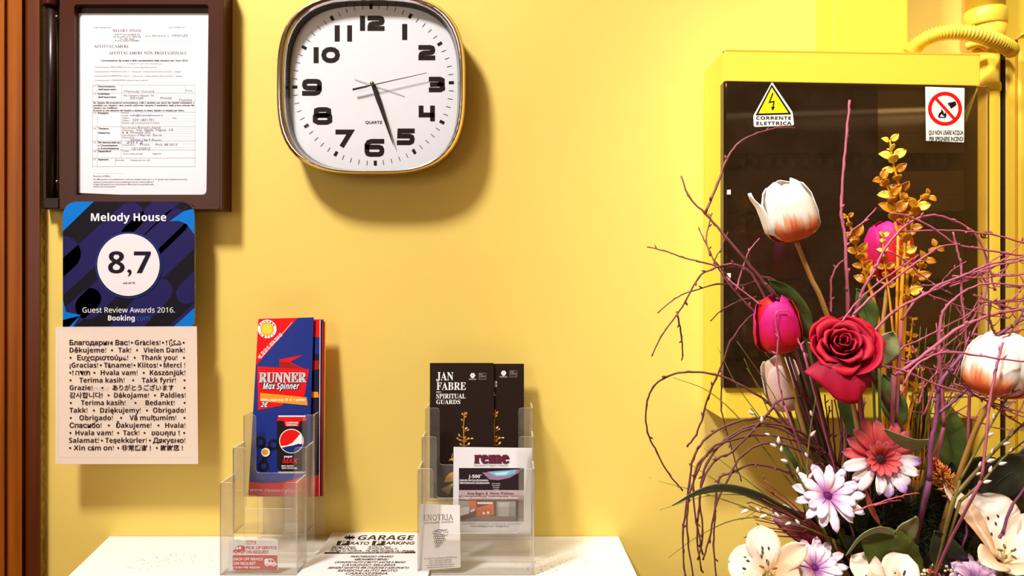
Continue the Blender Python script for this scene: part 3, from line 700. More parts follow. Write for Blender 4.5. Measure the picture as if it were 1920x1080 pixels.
# ------------------------------------------------------------------ electric cabinet, duct and pipes at the right
ec = thing('electric_cabinet', (.52, 0, 1.195), 'yellow electric cabinet with smoked dark door and two safety stickers on the wall', 'electrical box')
XL, XR = .3168, .7085
def zbox(px_y, d): return CZ + (540 - px_y) * d / F
dl_, dr_ = 1.0855, 1.100            # depth of the front face at its left and right edge
ZT, ZB = CZ + 448 * dl_ / F, CZ - 248 * dl_ / F
ZT2 = CZ + 440 * dr_ / F
def fy(x): return CY + dl_ + (dr_ - dl_) * (x - XL) / (XR - XL)
DX0, DX1 = P(1357, 0, dl_).x, P(1850.5, 0, dr_).x
DZT, DZB, DZT2 = CZ + 387 * dl_ / F, CZ - 186 * dl_ / F, CZ + 378 * dr_ / F
b = MB()
yi = -.02
def zt(x): return ZT + (ZT2 - ZT) * (x - XL) / (XR - XL)
def dzt(x): return DZT + (DZT2 - DZT) * (x - XL) / (XR - XL)
# left side, right side, top, bottom, back; the top band and bottom band of the front
b.prism([(XL - .0005, 0, ZB), (XL - .0005, fy(XL) + .008, ZB), (XL + .005, fy(XL) + .002, ZB), (XL + .008, 0, ZB)], (0, 0, ZT - ZB), YELP)
b.prism([(XR, 0, ZB), (XR, fy(XR) + .006, ZB), (XR - .004, fy(XR) + .001, ZB), (XR - .008, 0, ZB)], (0, 0, ZT2 - ZB), YELP)
def vbox(x0, x1, z0a, z0b, z1a, z1b, ya, yb2, thick, m):    # a front slab between two slanting lines
    b.prism([(x0, ya, z0a), (x1, yb2, z0b), (x1, yb2, z1b), (x0, ya, z1a)], (0, thick, 0), m)
vbox(XL, XR, DZT, DZT2, zt(XL), zt(XR), fy(XL), fy(XR), .012, YELP)
vbox(XL, XR, ZB, ZB, DZB, DZB, fy(XL), fy(XR), .012, YELP)
b.prism([(XL, 0, zt(XL)), (XL, fy(XL), zt(XL)), (XR, fy(XR), zt(XR)), (XR, 0, zt(XR))], (0, 0, -.006), YELP)
b.prism([(XL, 0, ZB), (XL, fy(XL), ZB), (XR, fy(XR), ZB), (XR, 0, ZB)], (0, 0, .006), YELP)
lab(b.build('casing', ec, bevel=.0035), 'casing painted glossy yellow like the wall')
INS = mat('cabinet_inside', (104, 96, 84), .6, .04, 20)
b = MB(); b.box((XL + .008, -.012, ZB + .006), (XR - .008, -.002, ZT2 - .006), INS); b.build('back_plate', ec)
CVA = mat('cover_brown', (112, 92, 78), .6, .06, 20); CVB = mat('cover_mirror_band', (232, 204, 146), .6, .05, 20); BRK = mat('breaker_dark', (82, 68, 58), .5, .06, 30); BRD = mat('breaker_lever', (120, 104, 90), .5, .05, 30)  # right plate paler, standing in for the light band mirrored in the door
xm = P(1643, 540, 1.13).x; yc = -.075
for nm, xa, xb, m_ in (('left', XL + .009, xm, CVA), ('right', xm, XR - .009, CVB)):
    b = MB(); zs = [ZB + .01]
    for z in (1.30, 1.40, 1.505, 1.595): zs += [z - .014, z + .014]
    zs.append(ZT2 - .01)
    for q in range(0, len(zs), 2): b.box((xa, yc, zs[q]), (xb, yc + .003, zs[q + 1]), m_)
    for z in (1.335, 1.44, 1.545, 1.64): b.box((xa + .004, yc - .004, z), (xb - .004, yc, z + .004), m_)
    lab(b.build('inner_cover', ec), nm + ' inner cover plate, toned for the light band mirrored in the smoked door')
for z in (1.30, 1.40, 1.505, 1.595):
    b = MB()
    for k in range(17):
        x = XL + .03 + k * .0195
        b.box((x, yc + .004, z - .012), (x + .0178, -.02, z + .012), BRK); b.box((x + .005, yc - .004, z - .006), (x + .0128, yc + .004, z + .004), BRD)
    b.build('breaker_row', ec)
SMOKE = clear_mat('smoked_acrylic', (.84, .78, .70), .04, 1.0, .065, (124, 94, 66))
dy = -.006
b = MB()
do = [(DX0 - .0005, DZB), (DX1, DZB), (DX1, dzt(DX1) - .001), (DX0 - .0005, dzt(DX0) - .001)]
pr = round2(do, [.004, .004, .006, .006], 4)
b.prism([(x, fy(x) + dy, z) for x, z in pr], (0, .004, 0), SMOKE)
EDGE = mat('door_edge', (40, 30, 22), .25, .05, 20)
b.prism([(DX0 - .0015, fy(DX0) + dy + .002, DZB), (DX0 - .0015, fy(DX0) + .012, DZB), (DX0 + .0015, fy(DX0) + .012, DZB), (DX0 + .0015, fy(DX0) + dy + .002, DZB)], (0, 0, dzt(DX0) - DZB - .002), EDGE)
door_o = lab(b.build('door', ec), 'smoked dark brown see-through door')
for py in (360, 516):
    b = MB(); c = P(1366, py, 1.078); b.box((c.x - .002, c.y - .003, c.z - .004), (c.x + .0025, c.y + .004, c.z + .003), mat('latch_white', (225, 222, 214), .4, .02, 30)); b.build('latch', door_o)
b = MB(); c = P(1844.5, 441, 1.088); b.lathe([(.0052, 0), (.0052, .004), (.0028, .0045), (.0028, .003)], c, mat('brass', (196, 168, 96), .3, .04, 30, metal=1), 16, Vector((0, -1, 0))); b.build('lock_screw', door_o)
# stickers on the door
O3 = Vector((XL, fy(XL) + dy - .0004, 1.4)); U3 = Vector((XR - XL, fy(XR) - fy(XL), 0))
YS = mat('sticker_yellow', (246, 212, 20), .4, .02, 30); SW = mat('sticker_white', (240, 238, 232), .4, .02, 30)
sh = Sheet(O3, U3)
sh.base(round2([(1447.5, 153.5), (1486, 210), (1489, 235), (1413.5, 238), (1412.5, 217)], [3, 3, 4, 4, 3]), .0003, SW)
sh.poly([(1447, 158), (1484, 214.5), (1416.5, 216.5)], BLACK, 1); sh.poly([(1447, 164), (1478, 211.5), (1422, 213)], YS, 2)
sh.line([(1449, 174.5), (1442.5, 192), (1451, 190.5), (1449, 203)], 2.4, BLACK, 3); sh.poly([(1445, 201), (1453, 200), (1449, 208)], BLACK, 3)
sh.text('CORRENTE', 1417.5, 1483, 224.3, 6, BLACK, layer=3, bold=.01); sh.text('ELETTRICA', 1418, 1484, 234.3, 6.2, BLACK, layer=3, bold=.01)
lab(sh.build('electric_warning_sticker', door_o), 'yellow triangle sticker with black lightning bolt reading CORRENTE ELETTRICA')
sh = Sheet(O3, U3)
sh.base([(1735, 162.5), (1808.5, 165), (1807.5, 267), (1736.5, 264)], .0003, SW)
sh.ring(1771.8, 204, 28.5, 7, RED, 1, 40); sh.line([(1753, 183), (1791, 225)], 5.6, RED, 3)
sh.poly([(1777.5, 193), (1791.5, 190), (1793, 197), (1783, 204)], BLACK, 2); sh.line([(1777, 193), (1779, 199)], 1, BLACK, 2)
sh.poly([(1758.5, 220), (1760, 213), (1764.5, 209), (1765, 203.5), (1769, 210), (1770, 214), (1773, 209.5), (1774.5, 216), (1773, 221), (1762, 221)], BLACK, 2); sh.poly([(1762, 219), (1765, 214), (1768, 217), (1771, 219)], SW, 3)
sh.text('QUI NON USARE ACQUA', 1741, 1806, 252.5, 8, BLACK, layer=2, bold=.01, st='t'); sh.text('PER SPEGNERE INCENDI', 1742, 1806, 264.5, 8, BLACK, layer=2, bold=.01, st='t')
lab(sh.build('no_water_sticker', door_o), 'white sticker with red prohibition ring reading QUI NON USARE ACQUA PER SPEGNERE INCENDI')

# square cable duct above the cabinet
b = MB(); dyf = -.066
b.box((xw(1530, 0), dyf, zt(.42)), (xw(1703, dyf), 0, ZC), YELP)
tag(b.build('cable_duct', bevel=.002), 'square yellow cable duct rising from the top of the cabinet', 'duct')
# round riser pipe beside the cabinet
pp_ = thing('riser_pipe', (xw(1866, -.03), -.03, 0), 'yellow painted riser pipe with sleeves between cabinet and right door casing', 'pipe')
pcx, pcy = .7665, -.0235
b = MB(); b.tube([(pcx, pcy, 0), (pcx, pcy, pz(95, pcy))], .0195, YELP, 24); b.build('pipe', pp_)
b = MB(); wx = .7588; b.tube([(wx, -.034, pz(52, -.034)), (wx, -.034, ZC)], .0275, YELP, 28); b.build('wide_pipe', pp_)
b = MB(); b.lathe([(.0285, 0), (.0305, .003), (.0305, .024), (.0285, .027)], (wx, -.034, pz(52, -.034)), YELP, 28); b.lathe([(.0215, -.032), (.0285, 0)], (wx + .002, -.034, pz(52, -.034)), YELP, 28); b.build('reducing_sleeve', pp_)
b = MB(); b.lathe([(.0197, 0), (.0212, .003), (.0212, .013), (.0197, .016)], (pcx, pcy, pz(175, pcy)), YELP, 24); b.build('collar', pp_)
b = MB(); b.tube(smooth_path([xz(1812, 88, -.05), xz(1822, 84, -.055), xz(1838, 82, -.06), xz(1855, 90, -.06)], 4), .006, YELP, 10); b.build('sleeve_lip', pp_)
# corrugated conduit looping from the cabinet
path = smooth_path([P(1705, 100, 1.13), P(1722, 82, 1.125), P(1752, 66, 1.115), P(1790, 60, 1.105), P(1830, 64, 1.10), P(1866, 76, 1.105), P(1888, 88, 1.12), P(1896, 94, 1.15)], 26)
b = MB(); b.tube(path, [.0106 + .0016 * math.sin(i * 2 * math.pi / 4.2) for i in range(len(path))], YELP, 16)
tag(b.build('corrugated_conduit'), 'ribbed yellow flexible conduit arching from cabinet top to the riser pipe', 'conduit')

# ------------------------------------------------------------------ white table
ZTAB = CZ - .409
TW = mat('table_white', (238, 236, 236), .45, .015, 12, bump=.05, bscale=120)
nt = TW.node_tree; pb = nt.nodes['Principled BSDF']; old = pb.inputs['Base Color'].links[0].from_socket
tc = [n for n in nt.nodes if n.type == 'TEX_COORD'][0]
n1 = nt.nodes.new('ShaderNodeTexNoise'); n1.inputs['Scale'].default_value = 9; nt.links.new(tc.outputs['Object'], n1.inputs[0])
n2 = nt.nodes.new('ShaderNodeTexVoronoi'); n2.inputs['Scale'].default_value = 170; nt.links.new(tc.outputs['Object'], n2.inputs['Vector'])
r1 = nt.nodes.new('ShaderNodeMapRange'); r1.inputs[1].default_value = .6; r1.inputs[2].default_value = .66; nt.links.new(n1.outputs[0], r1.inputs[0])
r2 = nt.nodes.new('ShaderNodeMapRange'); r2.inputs[1].default_value = .22; r2.inputs[2].default_value = .16; nt.links.new(n2.outputs['Distance'], r2.inputs[0])
mu = nt.nodes.new('ShaderNodeMath'); mu.operation = 'MULTIPLY'; nt.links.new(r1.outputs[0], mu.inputs[0]); nt.links.new(r2.outputs[0], mu.inputs[1])
mx = nt.nodes.new('ShaderNodeMix'); mx.data_type = 'RGBA'; nt.links.new(mu.outputs[0], mx.inputs[0]); nt.links.new(old, mx.inputs[6]); mx.inputs[7].default_value = (*lin((120, 96, 70)), 1)
nt.links.new(mx.outputs[2], pb.inputs['Base Color'])
tb = thing('console_table', (-.24, -.18, 0), 'white painted table with worn speckled top standing against the yellow wall', 'table')
b = MB(); b.prism([(-.664, -.001, ZTAB), (.176, -.001, ZTAB), (.182, -.40, ZTAB), (-.585, -.40, ZTAB)], (0, 0, -.028), TW); b.build('tabletop', tb, bevel=.002)
TW2 = mat('table_legs', (232, 230, 228), .45, .02, 12)
b = MB(); b.prism([(-.63, -.02, ZTAB - .028), (.15, -.02, ZTAB - .028), (.155, -.37, ZTAB - .028), (-.56, -.37, ZTAB - .028)], (0, 0, -.09), TW2); b.build('apron', tb)
for x, y in ((-.6, -.045), (.125, -.045), (-.54, -.345), (.13, -.345)):
    b = MB(); b.prism([(x - .02, y - .02, ZTAB - .118), (x + .02, y - .02, ZTAB - .118), (x + .02, y + .02, ZTAB - .118), (x - .02, y + .02, ZTAB - .118)], (0, 0, -(ZTAB - .118)), TW2); b.build('leg', tb)

# ------------------------------------------------------------------ acrylic brochure stands
ACR = clear_mat('acrylic', (.992, .986, .974), .06, .4, .055, (250, 240, 226))
ACE = clear_mat('acrylic_rim', (.97, .96, .94), .08, 1.0, .46, (255, 250, 240))
def stand(name, label, xl, xr, depths, floors, tops, cuts, wing, back_top, backd, corner=.006):
    t_ = thing(name, ((xl + xr) / 2, CY + (depths[0] + backd) / 2, ZTAB), label, 'brochure stand', 'clear brochure stands on the white table')
    th = .0024
    ds = depths + [backd]
    for k in range(3):
        y = CY + ds[k]; y2 = CY + ds[k + 1]; z0, z1, zc = floors[k], tops[k], cuts[k]
        b = MB()
        o_ = [(xl, z0), (xr, z0), (xr, z1), (xr - wing, z1), (xr - wing, zc), (xl + wing, zc), (xl + wing, z1), (xl, z1)]
        rr = [.001, .001, .003, corner, corner, corner, corner, .003]
        fp = round2(o_, rr, 5)
        b.prism([(a, y, c) for a, c in fp], (0, th, 0), ACR, ACE); pk = b.build('pocket', t_)
        for sx, s_ in ((xl, 1), (xr, -1)):
            b = MB(); b.prism([(sx, y + th, z0), (sx, y2, z0), (sx, y2, z1), (sx, y + th, z1)], (s_ * th, 0, 0), ACR, ACE); b.build('side_wall', pk)
        b = MB(); b.box((xl + th, y + th, z0), (xr - th, y2, z0 + th), ACR); b.build('floor_shelf', pk)
        if k:
            b = MB(); b.box((xl, y, ZTAB), (xr, y + th, z0), ACR); b.build('riser', t_)
    y = CY + backd
    b = MB(); b.prism([(a, y, c) for a, c in round2([(xl, ZTAB), (xr, ZTAB), (xr, back_top), (xl, back_top)], [0, 0, .006, .006])], (0, th, 0), ACR, ACE); b.build('back_panel', t_)
    return t_
Z = lambda k: CZ - k
stand('brochure_stand', 'narrow clear acrylic three-tier stand holding the tall blue and red leaflets', -.4156, -.3060, [1.035, 1.0825, 1.1256], [ZTAB, Z(.365), Z(.3228)], [Z(.277), Z(.2374), Z(.1965)], [Z(.3525), Z(.3287), Z(.2864)], .019, Z(.159), 1.188)
stand('brochure_stand', 'wide clear acrylic three-tier stand holding the black booklets', -.1345, .0320, [1.035, 1.0825, 1.1256], [ZTAB, Z(.3675), Z(.33)], [Z(.2573), Z(.2215), Z(.1857)], [Z(.349), Z(.3128), Z(.274)], .0225, Z(.175), 1.180)

# ------------------------------------------------------------------ tall pizza leaflets
BLUE = mat('leaflet_blue', (12, 38, 128), .3, .03, 20, spec=.2); LRED = ink('leaflet_red', (222, 16, 18)); ORG = ink('orange_print', (240, 150, 24)); PURP = ink('purple_print', (60, 44, 110))
u_ = Vector((.999, 0, -.0)); v_ = Vector((0, .12, 1))
def lshadow(o): return o
sh = Sheet((0, CY + 1.134, Z(.3195)), (1, 0, 0), (0, .105, 1))
TL, TR, BL, BR = (484.5, 598), (588, 595), (465.5, 929), (578, 931)
sh.base([TL, TR, BR, BL], .0012, BLUE)
def lx(y): return TL[0] + (BL[0] - TL[0]) * (y - TL[1]) / (BL[1] - TL[1])
def rx(y): return TR[0] + (BR[0] - TR[0]) * (y - TR[1]) / (BR[1] - TR[1])
sh.poly([(484.5, 598.4), (558, 596), (479.4, 686)], LRED, 1)
sh.poly(circ(501, 617, 17.5, 28), INKW, 2); sh.poly(circ(501, 617, 12.5, 24), ORG, 3); sh.poly(circ(501, 617, 10.5, 24), ink('badge_yellow', (246, 208, 60)), 4)
for i, ch in enumerate('RUNNER'):
    a = -150 + i * 24; sh.text(ch, 501 + 15 * math.cos(R(a)) - 1.7, 501 + 15 * math.cos(R(a)) + 1.7, 617 + 15 * math.sin(R(a)) + 2, 3.6, BLACK, layer=4, bold=.05)
for i, ch in enumerate('PIZZA'):
    a = 138 - i * 24; sh.text(ch, 501 + 15 * math.cos(R(a)) - 1.6, 501 + 15 * math.cos(R(a)) + 1.6, 617 + 15 * math.sin(R(a)) + 2, 3.6, LRED, layer=4, bold=.05)
sh.text('tel. 33·33·33  0574 33·3·33', 486.5, 547.5, 673, 6.6, INKW, layer=3, bold=.05, rot=46.5)
sh.line([(489, 672), (548, 604)], .7, INKW, 2)
DRED = ink('dark_red', (160, 24, 24))
sh.poly([(524, 674), (568, 665.5), (543, 679), (572, 692), (524, 689)], LRED, 1); sh.poly([(524, 678), (541, 679.5), (568, 692), (524, 689)], DRED, 2)
sh.poly([(482.5, 687), (579.5, 692.5), (571, 742), (484, 768)], LRED, 2); sh.poly([(488, 736.5), (575, 745), (577, 760), (488, 752)], ORG, 3)
sh.poly([(484, 752), (530, 756), (531, 760), (484, 769)], LRED, 3)
DRK = ink('outline_blue', (12, 20, 70))
for dx, dy2, m, ly in ((.9, 1.1, DRK, 4), (0, 0, INKW, 5)):
    sh.text('RUNNER', 485.5 + dx, 574.5 + dx, 717 + dy2, 18.5, m, layer=ly, st='sb', bold=.09 if m is DRK else .06)
    for ddx, ddy in (((0, 0),) if m is INKW else ((0, 0), (-1.6, -1.2), (1.4, 1.2))):
        sh.text('Max Spinner', 493 + ddx, 561 + ddx, 729.5 + ddy, 11.5, m, layer=ly, st='bi')
sh.text('lattina pepsi max 15 cl. + spinner', 489, 574, 751.5, 5, INKW, layer=4, bold=.04, shear=.1)
for ddx, ddy, m, ly in ((-1, -.8, DRK, 4), (1, 1, DRK, 4), (0, 0, INKW, 5)): sh.text('2€', 489 + ddx, 501 + ddx, 763 + ddy, 9, m, layer=ly, bold=.05, shear=.2)
# drink can
CAN = ink('can_black', (26, 14, 20)); 
sh.poly(round2([(521, 779), (573, 779), (576, 787), (576, 878), (570, 885), (526, 885), (519.5, 878), (519.5, 787)], 4), CAN, 2)
sh.poly([(522, 780), (573, 780), (575, 789), (519.5, 789)], LRED, 3); sh.poly(round2([(522, 779), (573, 779), (573, 781.5), (522, 781.5)], 1), INKW, 4); sh.poly([(532, 789), (563, 789), (560, 799), (535, 799)], LRED, 3)
sh.text('CAMPIONE', 536, 559, 794, 3, INKW, layer=4, bold=.03); sh.text('OMAGGIO', 537, 558, 798.3, 3, INKW, layer=4, bold=.03)
cxx, cyy, cr = 546.5, 827, 21.5
sh.poly(circ(cxx, cyy, cr + 1.5, 36), INKW, 3); sh.poly(circ(cxx, cyy, cr, 36), INKW, 4)
top_ = circ(cxx, cyy, cr, 24, a0=155, a1=320); sh.poly(top_ + [(cxx + 11, cyy - 7), (cxx + 2, cyy + 3), (cxx - 8, cyy + 8)], LRED, 5)
sh.poly(circ(cxx, cyy, cr, 18, a0=15, a1=145) + [(cxx - 8, cyy + 10), (cxx + 3, cyy + 8), (cxx + 13, cyy + 5)], ink('emblem_blue', (22, 34, 110)), 5)
sh.text('pepsi', 533, 548, 857.5, 4, INKW, layer=4, bold=.02); sh.text('MAX', 530, 557, 868.5, 9, LRED, layer=4, bold=.07, shear=.2)
sh.text('MAX GUSTO', 528, 551, 875, 2.8, INKW, layer=4, bold=.02); sh.text('ZERO ZUCCHERI', 528, 557, 879, 2.6, INKW, layer=4, bold=.02)
sh.poly([(521, 884), (573, 884), (571, 887.5), (524, 887.5)], ink('can_base', (180, 178, 184)), 4)
# hand spinner drawn on the leaflet
for (ax_, ay_) in ((488.5, 829), (513, 834), (494, 874)):
    sh.ring(ax_, ay_, 8, 5, CAN, 2, 20); sh.line([(499, 848), ((ax_ * 2 + 499) / 3, (ay_ * 2 + 848) / 3)], 9, CAN, 2)
sh.poly(circ(499, 848, 10, 20), CAN, 3); sh.poly(circ(498, 848, 8.2, 20), INKW, 4); sh.poly(circ(498, 848, 5.6, 16), ORG, 5)
# bottom wave band
sh.poly([(lx(903) + .2, 903), (490, 906), (525, 905), (555, 898), (rx(892) - .2, 892), (rx(930) - .2, 930.4), (lx(928) + .3, 928.4)], LRED, 2)
sh.text('www.runnerpizza.it', 468, 572, 921.5, 7, INKW, layer=4, st='sb', bold=.02, rot=-1)
tag(sh.build('leaflet'), 'tall blue and red leaflet reading RUNNER Max Spinner, front of the narrow stand', 'leaflet', 'tall pizza leaflets in the narrow stand')
for k, (dd, x0, x1, ytop, mcol, lbl) in enumerate([(.0035, 497, 601, 600, LRED, 'red topped tall leaflet directly behind the front blue RUNNER leaflet'), (.0065, 502, 606.5, 599.5, PURP, 'purple edged tall leaflet third in the narrow stand'), (.0095, 505, 610.5, 603, ORG, 'orange edged tall leaflet at the back of the narrow stand')]):
    s2 = Sheet((0, CY + 1.136 + dd, Z(.3195)), (1, 0, 0), (0, .105, 1))
    b0 = 931 - k * .8
    s2.base([(x0, ytop), (x1, ytop - .5), (x1 - 1.5 - .8 * k, b0), (x0 - 16, b0)], .0012, mcol if k else BLUE)
    rr = lambda y: x1 - (y - ytop) * (1.5 + .8 * k) / (b0 - ytop)
    if k == 0:
        s2.poly([(x0 + .3, ytop + .4), (x1 - .4, ytop), (x1 - .4, 632), (x0 - 2, 632)], LRED, 1)
        DN = ink('leaflet_dark', (24, 20, 50)); s2.poly([(560, 664), (rr(664) - .4, 664), (rr(890) - .4, 890), (560, 890)], DN, 1)
        s2.poly([(560, 676), (rr(676) - 3, 676), (rr(690) - 1, 692), (560, 700)], DRED, 2); s2.poly([(560, 733), (rr(733) - 4, 735), (rr(745) - 2, 745), (560, 747)], ORG, 2)
        s2.poly([(560, 897), (rr(890) - .4, 890), (rr(930) - .4, b0 - .5), (560, b0 - .5)], LRED, 2)
        s2.line([(x1 - .6, ytop + .5), (rr(b0) - .6, b0 - .5)], 1.2, INKW, 3)
    elif k == 1:
        s2.line([(x1 - 1.6, ytop + 8), (rr(b0) - 1.6, b0 - 2)], 1.4, LRED, 2)
    tag(s2.build('leaflet'), lbl, 'leaflet', 'tall pizza leaflets in the narrow stand')

# pick-up service card in the front pocket
sh = Sheet((0, CY + 1.0402, ZTAB + .003), (1, 0, 0), (0, .02, 1))
random.seed(7)
sh.base([(427, 1070), (429, 1012)] + [(429 + i * 9.3, 1011 + random.random() * 3.5) for i in range(1, 10)] + [(521, 1012), (521, 1068.5)], .0006, WHITE)
CR = ink('card_red', (196, 30, 36))
sh.rect(461.5, 1014, 480, 1020.5, CR, 1); sh.text('FREE', 462.5, 479, 1019.8, 4.6, INKW, layer=3, bold=.03)
sh.text('PICK UP SERVICE', 461.5, 519, 1029.5, 5.4, CR, layer=2, bold=.03); sh.text('ON REQUEST', 461.5, 504, 1037.5, 5.4, CR, layer=2, bold=.03)
sh.poly(round2([(436.5, 1041), (520, 1041), (520, 1069), (436.5, 1069)], [1, 1, 4, 4]), CR, 1)
sh.text('DROP OFF SERVICE', 438, 493, 1050.5, 5, INKW, layer=3, bold=.03); sh.text('ON REQUEST', 438, 480, 1058.7, 5.2, INKW, layer=3, bold=.03); sh.text('6 EURO PER PERSON', 437.5, 487, 1065.5, 3.6, INKW, layer=3, bold=.02)
def van(x, y, s_, m, m2, f=1):
    q = [(0, 8), (0, 4), (3, 2.5), (6, -3), (10, -5), (20, -5), (23, -3), (23, 6), (21, 8)]
    sh.poly([(x + f * a * s_, y + c * s_) for a, c in q], m, 3)
    sh.poly([(x + f * a * s_, y + c * s_) for a, c in [(4.6, 2), (7, -2.5), (10, -3), (10, 2)]], m2, 4); sh.poly([(x + f * a * s_, y + c * s_) for a, c in [(11.5, -3.2), (15.5, -3.2), (15.5, 1.5), (11.5, 1.5)]], m2, 4)
    for wx_ in (5.5, 17.5): sh.poly(circ(x + f * wx_ * s_, y + 8 * s_, 2.7 * s_, 14), m2, 5); sh.poly(circ(x + f * wx_ * s_, y + 8 * s_, 1.9 * s_, 12), m, 6)
van(437, 1028, .98, CR, INKW); van(519, 1052, 1.0, INKW, CR, -1)
tag(sh.build('service_card'), 'white and red card about pick up service in the front pocket of the narrow stand', 'card')

# ------------------------------------------------------------------ black booklets, white leaflet and cards of the wide stand
BKB = mat('booklet_black', (38, 25, 20), .35, .06, 20, spec=.2); GOLDP = ink('gold_print', (206, 154, 56)); GOLD2 = ink('pale_gold', (240, 206, 120))
def booklet(x0, x1, yt, yb, dep, lean, label, ox, oy, front=True):
    sh = Sheet((0, CY + dep, Z(.328)), (1, 0, 0), (0, lean, 1))
    sh.base([(x0, yt), (x1, yt), (x1, yb), (x0, yb)], .0022, BKB, mat('booklet_edge', (196, 186, 180), .6, .05, 60))
    X = lambda v: v + ox; Y = lambda v: v + oy
    def inside(v): return x0 < v < x1
    if front:
        for tx, a, c, yy, cp in (('JAN', 818, 850, 713, 15), ('FABRE', 818.5, 873.5, 731, 14), ('SPIRITUAL', 818, 873, 747, 8.6), ('GUARDS', 818, 863, 757.5, 8)):
            sh.text(tx, X(a), X(c), Y(yy), cp, INKW, layer=2, st='sb')
        sh.rect(X(818), Y(734.4), X(827), Y(735.6), INKW, 2)
    else:
        for yy in (716, 722): sh.ring(929.6, yy + 1, 2, 1.1, PALEGREY, 2, 10)
        sh.line([(926.5, 735), (926.5, 741), (930, 741)], .8, PALEGREY, 2)
    for k in range(6):
        a = 60 * k; sh.poly(circ(X(886.3) + 3 * math.cos(R(a)), Y(704) + 3 * math.sin(R(a)), 2, 8), INKW, 2)
    sh.line([(X(886.3), Y(704)), (X(886.3), Y(711))], 1, INKW, 2); sh.text('FIRENZE', X(879), X(893), Y(712.3), 2.6, PALEGREY, layer=2)
    bx = [(X(898), Y(699.5)), (X(911), Y(699.5)), (X(911), Y(711.5)), (X(898), Y(711.5))]
    sh.line(bx + [bx[0]], .5, GREY, 2); sh.text('MUSEI', X(899), X(905), Y(703), 2, PALEGREY, layer=2); sh.text('CIVICI', X(899), X(910), Y(706.5), 2, PALEGREY, layer=2); sh.rect(X(898.5), Y(707.5), X(910.5), Y(711), ink('box_brown', (70, 44, 36)), 2)
    # golden sprig
    random.seed(3)
    sx, sy = X(870), 836
    sh.line([(sx + 1, 772 + oy), (sx - 1, 800), (sx, sy)], 1.2, GOLDP, 2)
    for (lx_, ly_, an, s_) in [(-3, 776, 120, 5), (4, 775, 55, 6), (3, 781, 45, 4.5), (-4, 787, 130, 5), (4, 803, 40, 6), (-2, 801, 150, 4), (8, 806, 30, 4), (-9, 816, 120, 6), (-12, 822, 150, 5), (-8, 825, 160, 5), (2, 820, 70, 5), (8, 822, 20, 6), (15, 822, 5, 5), (9, 832, 50, 6), (-6, 833, 140, 6), (0, 828, 90, 5)]:
        c = Vector((sx + lx_, ly_ + oy * .3)); d = Vector((math.cos(R(an)), -math.sin(R(an)))); n = Vector((-d.y, d.x))
        q = [c - d * s_ * .6, c + n * s_ * .33, c + d * s_ * .6, c - n * s_ * .33]
        sh.poly([(p.x, p.y) for p in q], random.choice([GOLDP, GOLD2, GOLDP]), 3)
        if abs(lx_) > 2: sh.line([(sx, min(sy, ly_ + 4)), (c.x - d.x * s_ * .5, c.y - d.y * s_ * .5)], .6, GOLDP, 2)
    sh.poly(circ(sx + 2, 826, 3, 10), ink('ember', (190, 80, 20)), 4)
    if front:
        # golden relic below, mostly behind the white leaflet
        sh.poly([(833.5, 904), (836, 894), (843, 887), (852, 884), (868, 884), (868, 902), (850, 903)], GOLDP, 2)
        for k in range(6): sh.line([(849, 906 + k * .6), (828 + k * 2.5, 918 + k * 1.8)], .7, GOLD2, 3)
        sh.line([(849, 850), (846, 862), (841, 864)], 1.2, GOLDP, 2); sh.poly([(842, 861), (850, 858), (850, 865)], GOLDP, 3)
    tag(sh.build('booklet'), label, 'booklet', 'black booklets in the wide stand')
booklet(806, 925.5, 680.5, 934, 1.1345, .16, 'black booklet reading JAN FABRE SPIRITUAL GUARDS, front left in the wide stand', 0, 0)
booklet(866, 982.5, 682, 934, 1.1415, .15, 'black booklet partly hidden behind the front JAN FABRE booklet, showing on its right', 58, -4.5, False)
